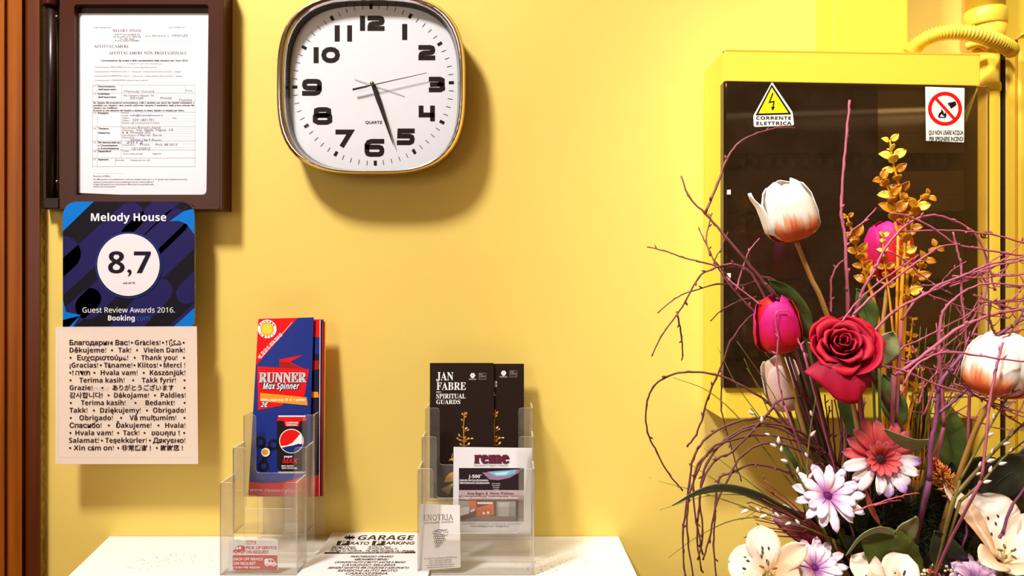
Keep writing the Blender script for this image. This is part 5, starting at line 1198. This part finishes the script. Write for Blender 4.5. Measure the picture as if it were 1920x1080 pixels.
sprig('golden sprig left of the higher magenta tulip', [(1588, 405), (1596, 430), (1608, 470), (1622, 510), (1640, 570), (1654, 640)], .86, .085, .0024, 4)
sprig('thin golden sprig in front of the higher magenta tulip', [(1656, 440), (1656, 470), (1660, 505), (1668, 560), (1676, 640)], .85, .07, .0014, 5, .025, .0052)
sprig('golden sprig right of the higher magenta tulip', [(1756, 462), (1738, 480), (1722, 510), (1704, 552), (1694, 600), (1690, 680)], .855, .08, .0018, 6)
sprig('bare golden stem low between rose and twigs', [(1712, 596), (1706, 650), (1700, 720), (1690, 800)], .87, .05, .002, 7, 0, .0045)
sprig('orange golden stem leaning right above the gerbera', [(1722, 690), (1716, 740), (1702, 800), (1694, 880)], .86, .04, .002, 8, 0, .004)
# ------------------------------------------------------------------ leaves
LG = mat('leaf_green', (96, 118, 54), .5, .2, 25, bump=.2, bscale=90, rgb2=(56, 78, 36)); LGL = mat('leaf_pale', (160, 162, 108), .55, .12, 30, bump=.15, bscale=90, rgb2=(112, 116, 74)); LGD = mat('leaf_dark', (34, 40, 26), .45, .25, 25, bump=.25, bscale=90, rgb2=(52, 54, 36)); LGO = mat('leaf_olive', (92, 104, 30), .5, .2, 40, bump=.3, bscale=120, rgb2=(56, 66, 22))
def leaf(label, px, wpx, m, roll=0.0, fold=.25, serr=0, shape='lance', stem=True, group=None, peak=.42, cat='leaf'):
    """px = centre line in (x, y, depth) from base to tip; wpx = half width"""
    pts = smooth_path([P(*q) for q in px], 6); n = len(pts) - 1; d = px[0][2]; w_ = wpx * d / F
    t_ = thing('leaf_stem', pts[0], label, cat, group)
    view = Vector((0, -1, 0))
    def wf(v):
        if shape == 'strap': return w_ * min(1, (1 - v) * 3.2 + .02, .45 + v * 4)
        return w_ * max(0, math.sin(math.pi * v ** (math.log(.5) / math.log(peak)))) ** .75
    def fn(u, v):
        f = v * n; i = min(int(f), n - 1); p = pts[i].lerp(pts[i + 1], f - i); tn = (pts[i + 1] - pts[i]).normalized()
        sd = tn.cross(view); sd = sd.normalized() if sd.length > .05 else Vector((1, 0, 0)); up = sd.cross(tn)
        sd2 = sd * math.cos(roll) + up * math.sin(roll); up2 = up * math.cos(roll) - sd * math.sin(roll)
        s_ = 2 * u - 1; ww = wf(v) * (1 + (serr * math.sin(v * 90) if abs(s_) > .9 else 0))
        return p + sd2 * (s_ * ww) + up2 * (abs(s_) * ww * fold + .0012 * math.sin(v * 11 + 3 * s_) * (1 if w_ > .01 else .3))
    b = MB(); b.grid(fn, 8, 22 if serr else 16, m); b.build('leaf', t_, solid=.0006)
    b = MB(); b.tube(pts[:-1], [.0011 * (1 - .7 * i / n) for i in range(n)], m, 5); b.build('midrib', t_)
    if stem:
        b = MB(); b.tube(smooth_path([pts[0], pts[0].lerp(P(*BASE), .5) + Vector((0, .015, -.01)), P(*BASE)], 5), .0016, STEMG, 6); b.build('stem', t_)
    return t_
leaf('green tulip leaf pointing up between left magenta tulip and rose', [(1512, 634, .835), (1502, 596, .83), (1476, 552, .825), (1440, 524, .82)], 19, LG, .3)
leaf('dark green leaf rising behind the rose', [(1634, 622, .84), (1622, 580, .84), (1606, 541, .84)], 22, LG, -.2)
leaf('grey green rounded leaf right of the rose', [(1648, 690, .80), (1657, 655, .795), (1675, 621, .79)], 27, LGL, .1, peak=.5)
leaf('upright green strap leaf under the pale pink tulip', [(1548, 880, .87), (1522, 800, .86), (1508, 740, .855), (1503, 692, .85)], 23, LG, .2, .2)
leaf('long narrow leaf arching left across the yellow wall', [(1545, 972, .82), (1480, 960, .81), (1420, 928, .80), (1360, 913, .79), (1310, 922, .785), (1260, 948, .78)], 8.5, mat('leaf_greygreen', (84, 96, 66), .5, .15, 40), .35, .3, shape='strap')
leaf('large green leaf standing right behind the twigs', [(1790, 910, .87), (1786, 850, .87), (1772, 790, .87), (1760, 742, .87)], 36, LG, -.2, .18)
leaf('pale grey leaf lying above the gerbera', [(1750, 826, .79), (1715, 832, .79), (1685, 822, .785), (1656, 804, .78)], 13, LGL, .5)
leaf('large dark leaf at the right edge above the lily', [(1836, 938, .82), (1870, 905, .81), (1908, 880, .80), (1950, 862, .80)], 38, LGD, .25, .15, .03)
leaf('rounded dark green leaf behind the orange dried flower', [(1800, 930, .84), (1828, 890, .84), (1866, 858, .84)], 32, LGD, 0, .15, .03)
leaf('broad olive serrated leaf above the bottom centre lily', [(1735, 1112, .79), (1690, 1062, .785), (1655, 1030, .78), (1612, 1004, .775)], 50, LGO, -.15, .15, .05, peak=.5)
leaf('dark pointed leaf in the middle of the foliage left of the right lily', [(1800, 1084, .80), (1778, 1046, .79), (1752, 994, .785)], 31, LGD, .2, .2, .03, peak=.5)
leaf('pale curled leaf edge-on above the olive leaf', [(1678, 1004, .78), (1645, 990, .775), (1612, 1006, .77), (1586, 1042, .77)], 13, LGL, .75, .3)
leaf('brownish green leaf right of the curled pale leaf', [(1662, 1016, .79), (1692, 1002, .785), (1718, 968, .78)], 25, LGL, -.3, .2, .03, peak=.55)
leaf('narrow coral leaf between the lilac daisy and gerbera stems', [(1650, 985, .80), (1632, 950, .795), (1620, 905, .79)], 5, mat('coral_leaf', (206, 96, 84), .5, .1, 40), .2)
leaf('narrow dark green leaf crossing under the lilac daisy', [(1570, 1010, .83), (1530, 980, .82), (1480, 968, .82)], 17, LGD, .2)
leaf('dark green strap leaf under the rose', [(1640, 860, .85), (1610, 810, .845), (1585, 760, .84), (1572, 735, .84)], 16, LG, .4)
leaf('green leaf below the gerbera', [(1660, 1000, .84), (1640, 950, .84), (1622, 905, .84)], 22, LG, -.3)
leaf('dark leaf behind the left daisy', [(1580, 1000, .86), (1540, 930, .86), (1490, 880, .86), (1470, 830, .865)], 16, LG, .3)
leaf('green leaf under the rounded grey leaf', [(1690, 800, .84), (1672, 750, .84), (1655, 700, .84)], 22, LG, .3)
leaf('dark leaf behind the yellow stems', [(1740, 860, .89), (1722, 790, .89), (1735, 720, .89)], 18, LGD, .1)
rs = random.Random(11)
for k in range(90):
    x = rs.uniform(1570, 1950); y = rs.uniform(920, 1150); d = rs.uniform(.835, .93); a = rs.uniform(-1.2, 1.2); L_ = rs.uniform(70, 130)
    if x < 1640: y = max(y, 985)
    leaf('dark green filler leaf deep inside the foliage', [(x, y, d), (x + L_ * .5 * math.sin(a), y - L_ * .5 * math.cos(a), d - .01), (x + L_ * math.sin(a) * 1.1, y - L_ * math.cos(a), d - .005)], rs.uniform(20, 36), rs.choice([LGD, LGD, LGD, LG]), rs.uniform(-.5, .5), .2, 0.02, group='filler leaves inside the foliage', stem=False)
# dark ball added for the unlit depth inside the foliage
SHADE_FILL = mat('shade_fill', (30, 30, 16), .95, .4, 90, bump=.8, bscale=200, rgb2=(48, 44, 22))
b = MB(); mc = P(1745, 1180, .90); rs = random.Random(2)
b.grid(lambda u, v: mc + Vector((math.cos(2 * math.pi * u) * math.cos((v - .5) * math.pi) * .125, math.sin(2 * math.pi * u) * math.cos((v - .5) * math.pi) * .10, math.sin((v - .5) * math.pi) * .14)) * (1 + .05 * math.sin(23 * u * 6.28 / 6.28 * 6 + 9 * v) + .04 * math.sin(31 * v)), 40, 24, SHADE_FILL)
o = b.build('shade_fill'); o['kind'] = 'stuff'; tag(o, 'dark ball giving the unlit depth under the flowers', 'shade_fill')
# dark feathery fern
FERN = mat('fern_dark', (52, 56, 22), .6, .3, 60, rgb2=(28, 34, 14)); b = MB(); rs = random.Random(9)
for k in range(60):
    p0 = P(rs.uniform(1660, 1765), rs.uniform(960, 1050), .835); a = rs.uniform(-1.5, 1.4); L_ = rs.uniform(50, 95) * .85 / F
    pts = smooth_path([p0, p0 + Vector((math.sin(a) * .5, -.2, math.cos(a) * .55)) * L_, p0 + Vector((math.sin(a), -.35, math.cos(a) * .8)) * L_], 6)
    b.tube(pts, .0007, FERN, 4)
    for p in pts[2:]:
        for s_ in (-1, 1):
            for q in range(2):
                dd = Vector((rs.uniform(-1, 1), rs.uniform(-.8, .3), rs.uniform(-.4, .9))).normalized() * rs.uniform(.008, .016); b.tube([p, p + dd], [.0006, .0002], FERN, 3)
o = b.build('fern'); o['kind'] = 'stuff'; tag(o, 'dark feathery fern behind the gerbera and the orange dried flower', 'fern')
# orange dried flower head and small berry cluster
DOR = mat('dried_orange', (200, 104, 24), .8, .4, 200, rgb2=(226, 170, 80)); DRD = mat('dried_red', (196, 62, 36), .8, .3, 200)
t_ = thing('dried_flower', P(1795, 960, .81), 'orange dried flower spike between gerbera and right lily', 'dried flower'); b = MB(); rs = random.Random(5)
ax0, ax1 = P(1792, 940, .81), P(1752, 866, .80)
for k in range(260):
    v = rs.random() ** .8; c_ = ax0.lerp(ax1, v); r_ = .0135 * math.sin(math.pi * (.16 + .8 * v)); q = Vector((rs.gauss(0, 1), rs.gauss(0, 1), rs.gauss(0, 1))).normalized() * r_
    b.tube([c_ + q * .3, c_ + q + (ax1 - ax0) * .12 * rs.random()], [.0011, .0006], DRD if v > .72 and rs.random() < .7 else DOR, 4)
b.build('flower_head', t_); stem_to([(1792, 942, .81), (1790, 1000, .83), BASE], .8, STEMB, .0018, .002, 'stem', t_)
t_ = thing('berry_cluster', P(1758, 1095, .785), 'cluster of tiny red and white dried buds at the bottom edge', 'dried flower'); rs = random.Random(6)
BR = mat('bud_red', (200, 50, 44), .6, .2, 60); BW_ = mat('bud_cream', (240, 216, 190), .6, .1, 60)
b = MB()
for k in range(70):
    a = rs.uniform(0, 6.28); r_ = math.sqrt(rs.random()) * 36 * .785 / F; b.blob(P(1760, 1082, .785) + Vector((r_ * math.cos(a), rs.uniform(-.006, .01), r_ * math.sin(a) * .6)), rs.uniform(.0012, .0023), BR if rs.random() < .45 else BW_, 6, 4)
b.build('buds', t_); stem_to([(1760, 1090, .79), (1745, 1150, .80), BASE], .8, STEMB, .0018, .002, 'stem', t_)

# ------------------------------------------------------------------ twigs
TWP = mat('twig_mauve', (186, 96, 122), .55, .18, 60, rgb2=(150, 66, 92)); TWM = mat('twig_plum', (134, 64, 76), .55, .18, 60, rgb2=(104, 46, 56)); TWD = mat('twig_dark', (112, 56, 56), .6, .2, 60, rgb2=(84, 40, 40)); TWV = mat('twig_violet', (118, 56, 96), .6, .2, 60)
rsT = random.Random(21)
def twig(label, paths, m, r0=.0017, r1=.0008, d0=.82, d1=.82, base=True, group='bare birch twigs', buds=True):
    allp = []
    b = MB(); first = None
    for k, q in enumerate(paths):
        n = len(q); rr0 = r0 if k == 0 else r0 * .7
        raw = [P(p[0], p[1], (p[2] if len(p) > 2 else d0 + (d1 - d0) * i / max(1, n - 1))) for i, p in enumerate(q)]
        pts = smooth_path(raw, 5); N_ = len(pts)
        for i in range(1, N_ - 1): pts[i] = pts[i] + Vector((rsT.uniform(-1, 1), rsT.uniform(-1, 1), rsT.uniform(-1, 1))) * .0005
        if first is None: first = pts
        rad = [(rr0 + (r1 - rr0) * i / (N_ - 1)) * (1.25 if i % 5 == 0 else 1) for i in range(N_)]
        b.tube(pts, rad, m, 6)
        if buds:
            for i in range(2, N_, 4):
                if rsT.random() < .6:
                    tn = (pts[i] - pts[i - 1]).normalized(); sd = Vector((rsT.uniform(-1, 1), rsT.uniform(-.6, .6), rsT.uniform(-1, 1))).normalized()
                    e = (tn + sd * .8).normalized(); b.tube([pts[i], pts[i] + e * .0032, pts[i] + e * .0062], [rad[i] * .8, rad[i] * 1.1, .0002], m, 5)
    if base:
        e = first[0]; b.tube(smooth_path([e, e.lerp(P(*BASE), .45) + Vector((0, .012, .006)), P(*BASE)], 5), r0 * 1.1, m, 6)
    tag(b.build('twig'), label, 'twig', group)
D1, D2 = .84, .86
twig('forked twig whose tip curls under the electric warning sticker', [[(1510, 662), (1470, 572), (1440, 537), (1400, 490), (1360, 443), (1322, 400), (1292, 370), (1277, 330)], [(1322, 400), (1345, 345), (1362, 300), (1385, 268), (1420, 250), (1460, 240), (1490, 240)]], TWM, .0021, .0009, .82, .86)
twig('twig reaching furthest left over the wall at the height of the door latch', [[(1507, 658), (1490, 628), (1460, 535), (1415, 515), (1385, 500), (1350, 500), (1310, 490), (1280, 482), (1245, 470), (1213, 463)]], TWM, .0016, .0007, .83, .86)
twig('twig with a drooping forked end over the wall left of the cabinet', [[(1450, 590), (1420, 530), (1400, 505), (1370, 495), (1335, 505), (1310, 520), (1285, 565), (1270, 590), (1240, 630), (1222, 668)], [(1270, 590), (1278, 630), (1280, 668)]], TWM, .0016, .0008, .83, .87)
twig('twig bending left at mid height of the left cabinet side', [[(1470, 580), (1428, 530), (1390, 535), (1345, 533), (1300, 545), (1265, 560), (1233, 587)]], TWM, .0014, .0007, .84, .88)
twig('straight twig slanting from upper left to the left magenta tulip', [[(1480, 660), (1440, 610), (1405, 575), (1365, 530), (1340, 490), (1325, 460), (1312, 432)], [(1332, 480), (1324, 450), (1328, 425), (1335, 400)]], TWM, .0015, .0007, .83, .86)
twig('short twig rising over the left edge of the smoked door', [[(1395, 560), (1350, 500), (1340, 488), (1350, 470), (1365, 435)], ], TWD, .0010, .0006, .86, .88, False)
twig('short pink twig left of the white tulip stem', [[(1380, 545), (1395, 495), (1405, 470), (1424, 447)]], TWP, .0012, .0007, .84, .85, False)
twig('short twig low on the left door edge', [[(1420, 556), (1388, 564), (1355, 580), (1332, 602)]], TWD, .0012, .0007, .85, .87, False)
twig('thin twig crossing the left magenta tulip', [[(1507, 660), (1490, 628), (1457, 599), (1419, 566), (1380, 536), (1362, 520)]], TWP, .0012, .0007, .80, .84)
twig('hooked tendril in front of the left magenta tulip', [[(1470, 760), (1458, 700), (1457, 664), (1459, 628), (1454, 607), (1457, 584), (1478, 582)]], TWP, .0010, .0007, .80, .80)
twig('large looping twig drooping over the yellow wall at far left of the arrangement', [[(1540, 860), (1480, 800), (1440, 755), (1385, 720), (1340, 702), (1290, 697), (1250, 707), (1225, 725), (1212, 760), (1214, 810), (1232, 848), (1255, 890), (1280, 920)]], TWD, .0016, .0009, .84, .88)
twig('twig rising beside the left cabinet edge', [[(1288, 838), (1305, 815), (1318, 780), (1328, 745), (1342, 710), (1355, 680), (1370, 640), (1400, 600), (1430, 580)]], TWD, .0011, .0012, .88, .86, False)
arcs = [('outermost', [(1560, 880), (1460, 790), (1415, 785), (1370, 795), (1325, 820), (1300, 860), (1292, 910), (1287, 950), (1280, 1000), (1283, 1065), (1290, 1100)]),
 ('second', [(1570, 900), (1545, 850), (1490, 825), (1430, 815), (1380, 823), (1335, 840), (1305, 890), (1290, 945), (1290, 1010), (1300, 1090)]),
 ('third', [(1560, 850), (1520, 755), (1485, 745), (1455, 755), (1440, 775), (1375, 845), (1345, 860), (1318, 900), (1310, 960), (1307, 1010), (1315, 1070)]),
 ('fourth', [(1560, 920), (1490, 892), (1455, 878), (1410, 870), (1375, 885), (1350, 895), (1343, 930), (1340, 970), (1338, 1020), (1343, 1090)]),
 ('fifth', [(1570, 870), (1520, 835), (1450, 800), (1400, 805), (1350, 835), (1310, 870), (1300, 920), (1306, 980), (1318, 1040)]),
 ('sixth', [(1580, 880), (1500, 810), (1420, 795), (1360, 825), (1325, 870), (1312, 930), (1318, 1000), (1308, 1050)]),
 ('innermost', [(1560, 890), (1500, 845), (1440, 830), (1395, 850), (1372, 885), (1345, 940), (1330, 1010), (1318, 1050)])]
for nm, q in arcs: twig('drooping arched twig at lower left of the flowers, ' + nm + ' of its sheaf', [q], TWD, .0016, .0009, .84, .82, True, 'arched twigs drooping at the lower left')
twig('thin twig hanging inside the arched sheaf', [[(1355, 690), (1352, 760), (1360, 800), (1372, 840), (1380, 870), (1390, 902)]], TWD, .0009, .0007, .86, .87, False)
twig('tall upright pink twig in the middle of the smoked door', [[(1590, 700), (1590, 560), (1587, 510), (1585, 450), (1578, 405), (1578, 370), (1582, 310), (1588, 245), (1593, 188)]], TWP, .0020, .0013, .84, .86)
twig('short pink twig slanting over the smoked door left of the golden sprig', [[(1588, 450), (1595, 435), (1620, 415), (1643, 390)]], TWP, .0011, .0009, .85, .86, False)
twig('twig arching over the higher magenta tulip and down to the right', [[(1600, 600), (1617, 545), (1640, 505), (1660, 465), (1690, 430), (1720, 410), (1752, 403), (1790, 415), (1825, 435), (1845, 470), (1855, 500), (1865, 545)]], TWP, .0016, .0010, .82, .84)
twig('twig running right from the golden sprig tip to the photo edge', [[(1940, 482), (1890, 475), (1830, 465), (1790, 457), (1745, 425), (1700, 405), (1668, 400)]], TWP, .0012, .0009, .82, .83, False)
twig('upper twig leaving the photo at right level with the lock screw', [[(1940, 460), (1920, 455), (1860, 440), (1800, 433), (1740, 432), (1685, 435)]], TWP, .0011, .0009, .82, .83, False)
twig('twig crossing the golden sprigs from the rose to the upper right', [[(1600, 590), (1630, 560), (1660, 535), (1700, 505), (1735, 480), (1765, 462), (1795, 457)]], TWP, .0014, .0010, .80, .82)
twig('small dark twig right of the higher magenta tulip', [[(1665, 470), (1700, 490), (1720, 510), (1755, 535), (1785, 552)]], TWP, .0009, .0007, .82, .83, False)
twig('twig rising to the right edge from behind the golden stems', [[(1690, 600), (1720, 560), (1760, 540), (1800, 520), (1860, 500), (1925, 487)]], TWP, .0015, .0010, .82, .81)
twig('upright twig right of the golden sprigs', [[(1815, 840), (1818, 700), (1812, 650), (1808, 600), (1803, 545), (1803, 500), (1795, 470), (1787, 435)]], TWP, .0017, .0009, .81, .82)
twig('thick twig from the right edge running down to the rose stem', [[(1675, 703), (1700, 690), (1745, 655), (1790, 620), (1820, 605), (1860, 590), (1925, 578)]], TWP, .0021, .0014, .79, .79)
twig('long twig rising rightward from the rose over the door', [[(1600, 640), (1635, 625), (1676, 584), (1736, 551), (1762, 533), (1810, 515), (1842, 500), (1884, 489), (1925, 480)]], TWP, .0017, .0010, .79, .80)
twig('curved twig bending over to the right edge below the lock screw', [[(1770, 800), (1765, 708), (1761, 664), (1762, 616), (1768, 584), (1786, 563), (1810, 545), (1848, 532), (1925, 536)]], TWP, .0019, .0010, .80, .80)
twig('thick violet twig forking in front of the large right leaf', [[(1743, 900), (1746, 830), (1755, 790), (1758, 747), (1765, 714), (1801, 670), (1819, 655), (1860, 634), (1890, 616), (1925, 594)], [(1758, 775), (1790, 750), (1816, 728)]], TWV, .0027, .0013, .78, .78)
twig('long thin twig sloping down right under the rose', [[(1640, 680), (1653, 685), (1700, 697), (1765, 725), (1842, 747), (1880, 775), (1925, 802)]], TWP, .0013, .0009, .77, .78, False)
twig('short twig crossing the right twigs at mid height', [[(1680, 668), (1691, 652), (1724, 637), (1771, 613), (1819, 587), (1850, 560)]], TWP, .0011, .0008, .80, .81, False)
twig('looped dark twig above the right white tulip', [[(1857, 563), (1855, 593), (1860, 613), (1872, 637), (1881, 642), (1896, 622), (1913, 593), (1925, 570)]], TWD, .0011, .0009, .74, .75, False)
twig('twig standing in front of the right white tulip', [[(1840, 900), (1851, 800), (1854, 762), (1866, 699), (1873, 670), (1881, 642)]], TWP, .0014, .0011, .72, .73)
twig('twig curving across the right white tulip', [[(1690, 740), (1706, 699), (1736, 673), (1771, 661), (1819, 664), (1870, 672), (1925, 678)]], TWP, .0012, .0009, .72, .72, False)
twig('thin hooked twig above the rose', [[(1558, 585), (1558, 569), (1559, 524), (1570, 498), (1587, 484)]], TWP, .0011, .0010, .82, .83, False)
twig('long thin twig slanting across the face of the rose', [[(1579, 603), (1605, 569), (1647, 530), (1700, 494), (1722, 478)]], TWP, .0009, .0008, .72, .78, False)
twig('brown twig at the right of the arrangement rising from the lily', [[(1880, 1000), (1895, 955), (1925, 910)]], TWV, .0016, .0012, .77, .77)
twig('fine pink twig lying under the gerbera', [[(1600, 958), (1640, 946), (1690, 930), (1720, 925)], [(1640, 948), (1660, 942), (1690, 938)]], mat('twig_pink', (196, 84, 96), .55, .15, 60), .0009, .0006, .77, .78, False)
twig('curved violet twig left of the right lily', [[(1790, 1060), (1810, 1010), (1812, 970), (1800, 945), (1780, 935)]], TWV, .0012, .0009, .79, .8)
twig('twig bowing across under the right white tulip', [[(1770, 690), (1790, 704), (1830, 742), (1860, 745), (1890, 740), (1912, 730)]], TWD, .0009, .0007, .72, .73, False)
rs = random.Random(31)
for k in range(12):
    x0 = 1560 + k * 4.2 + rs.uniform(-3, 3); x1 = x0 + rs.uniform(-14, 16)
    twig('upright violet twig in the dense bundle below the rose', [[(x0 + 10, 1010), (x0 + rs.uniform(-6, 8), 900), ((x0 + x1) / 2 + rs.uniform(-8, 8), 820), (x1, rs.uniform(735, 770))]], TWV, .0012, .0007, .83 + .004 * k, .85, True, 'violet twig bundle below the rose')
for k in range(34):
    a = (rs.uniform(1680, 1900), rs.uniform(500, 780)); ang = rs.choice((rs.uniform(.1, .7), rs.uniform(1.2, 1.9), rs.uniform(-.3, .3))); L_ = rs.uniform(90, 190); d = rs.uniform(.80, .92)
    q = [(a[0] + L_ * t * math.cos(ang) + 14 * math.sin(t * 3), a[1] - L_ * t * math.sin(ang) + 14 * math.sin(t * 2.6), d) for t in (0, .33, .66, 1)]
    twig('fine pink twig in the tangle right of the golden sprigs', [q, [q[1], (q[1][0] + 22, q[1][1] - 26 * rs.choice((1, -1)), d), (q[1][0] + 50, q[1][1] - 44 * rs.choice((1, .4)), d)]], TWP, .0011, .0006, d, d, False, 'fine twigs tangled at the right')
for k in range(9):
    x0 = 1675 + k * 8 + rs.uniform(-4, 4); x1 = x0 + rs.uniform(-6, 20)
    twig('orange brown stem in the bundle below the golden sprigs', [[(x0, 880), (x0 + rs.uniform(-5, 6), 800), (x1, rs.uniform(690, 740))]], mat('twig_orange', (190, 104, 26), .55, .2, 60), .0012, .0007, .85, .87, True, 'orange stems below the golden sprigs')
for k in range(14):
    y1 = 905 + k * 8 + rs.uniform(-6, 6); x1 = rs.uniform(1395, 1470)
    twig('reddish stem fanning left low between the long leaf and the left lily', [[(1590, 1045), (1530, 985 + k * 2), (x1, y1)]], mat('twig_rust', (150, 62, 40), .55, .2, 60, rgb2=(110, 60, 30)), .0012, .0006, .81 + .002 * k, .80, True, 'reddish stems fanning low to the left')
# thin grass blades
GRS = mat('grass_blade', (134, 132, 34), .5, .2, 60, rgb2=(96, 100, 30))
def blade(label, q, d0, d1, group):
    pts = smooth_path([P(x, y, d0 + (d1 - d0) * i / (len(q) - 1)) for i, (x, y) in enumerate(q)], 6); n = len(pts)
    b = MB(); b.tube(pts, [.0010 - .0007 * i / (n - 1) for i in range(n)], GRS, 4)
    b.tube(smooth_path([pts[0], pts[0].lerp(P(*BASE), .5), P(*BASE)], 4), .001, GRS, 4); tag(b.build('grass_blade'), label, 'grass blade', group)
for i, q in enumerate([[(1560, 1005), (1450, 940), (1340, 928), (1237, 956)], [(1560, 1005), (1430, 962), (1320, 925), (1234, 902)], [(1540, 1000), (1430, 945), (1350, 905), (1290, 868)], [(1500, 975), (1390, 972), (1310, 1005), (1253, 1046)], [(1560, 1000), (1470, 952), (1400, 900), (1320, 840)],
    [(1510, 960), (1480, 870), (1430, 790), (1380, 720), (1345, 650)], [(1520, 960), (1480, 860), (1440, 770), (1395, 672)], [(1530, 960), (1500, 850), (1450, 740), (1382, 640)], [(1500, 930), (1400, 800), (1330, 735), (1262, 708)], [(1540, 960), (1520, 860), (1490, 740), (1430, 655)], [(1530, 950), (1470, 800), (1420, 720), (1400, 690)], [(1570, 1000), (1500, 960), (1440, 950), (1390, 975)]]):
    blade('thin green grass blade fanning left out of the flowers', q, .84, .86, 'grass blades fanning left')
for k in range(16):
    x1 = rs.uniform(1700, 1830); y1 = rs.uniform(560, 760); blade('thin olive grass blade standing among the right twigs', [(1720 + rs.uniform(-20, 30), 900), (x1 * .5 + 860 + rs.uniform(-10, 10), 800), (x1, y1)], .86, .84, 'grass blades at the right')
# budded stems with white catkins
CAT = mat('catkin', (244, 222, 216), .8, .1, 90); CATS = mat('catkin_stem', (112, 96, 36), .55, .2, 60)
def budded(label, q, d, buds, r=.0014, group='budded stems', size=.0055):
    pts = smooth_path([P(x, y, d) for x, y in q], 8); n = len(pts); t_ = thing('budded_stem', pts[0], label, 'stem', group); rr = random.Random(int(q[0][0] + q[-1][1]))
    b = MB(); b.tube(pts, [r - r * .5 * i / n for i in range(n)], CATS, 6); b.tube(smooth_path([pts[0], pts[0].lerp(P(*BASE), .5), P(*BASE)], 4), r, CATS, 6); so = b.build('stem', t_)
    for k in range(buds):
        f = .3 + .7 * (k + .5) / buds; i = int(f * (n - 2)); tn = (pts[i + 1] - pts[i]).normalized(); sd = tn.cross(Vector((0, 1, 0))) * (1 if k % 2 else -1)
        e = (tn + sd * .6 + Vector((0, -.25, 0))).normalized(); b = MB(); s_ = size * rr.uniform(.75, 1.2)
        b.lathe([(1e-4, 0), (s_ * .28, s_ * .25), (s_ * .36, s_ * .7), (s_ * .2, s_ * 1.25), (1e-4, s_ * 1.6)], pts[i] + e * .001, CAT, 7, e)
        e2 = (e + sd * .5).normalized(); b.lathe([(1e-4, 0), (s_ * .22, s_ * .2), (s_ * .25, s_ * .55), (1e-4, s_ * 1.05)], pts[i] + e2 * .001 + tn * .002, CAT, 6, e2); b.build('bud', so)
budded('budded stem with white catkins leaning left over the cabinet bottom', [(1540, 990), (1510, 930), (1470, 850), (1432, 800), (1408, 765)], .80, 6)
budded('budded stem with white catkins rising left of the rose', [(1540, 990), (1515, 900), (1518, 820), (1530, 745)], .80, 4)
budded('budded stem slanting left above the lilac daisy', [(1530, 960), (1495, 890), (1465, 850), (1452, 830)], .79, 4)
budded('low budded stem reaching left above the left lily', [(1560, 1010), (1500, 985), (1440, 965), (1385, 950)], .79, 6, .0012)
budded('thick green budded stem rising to the right edge', [(1790, 930), (1825, 890), (1870, 840), (1930, 785)], .77, 7, .0024)
budded('budded stem with pink tips above the right lily', [(1800, 940), (1840, 905), (1880, 860), (1930, 820)], .77, 5, .0016)
budded('upright budded stem before the right white tulip', [(1800, 900), (1845, 820), (1880, 760), (1925, 700)], .75, 4, .0013)
# tall vase under the picture that carries the stems
vb = thing('floor_vase', (P(*BASE).x, P(*BASE).y, 0), 'tall dark ceramic floor vase holding the flower arrangement', 'vase')
VM = mat('vase_glaze', (58, 40, 34), .3, .1, 10, coat=.3); b = MB(); zt_ = P(1690, 1290, .85).z
b.lathe([(.09, 0), (.12, .03), (.135, .3), (.12, zt_ * .7), (.075, zt_ - .06), (.085, zt_), (.078, zt_), (.068, zt_ - .06), (.07, zt_ - .12)], (vb.location.x, vb.location.y, 0), VM, 40); b.build('vase_body', vb)
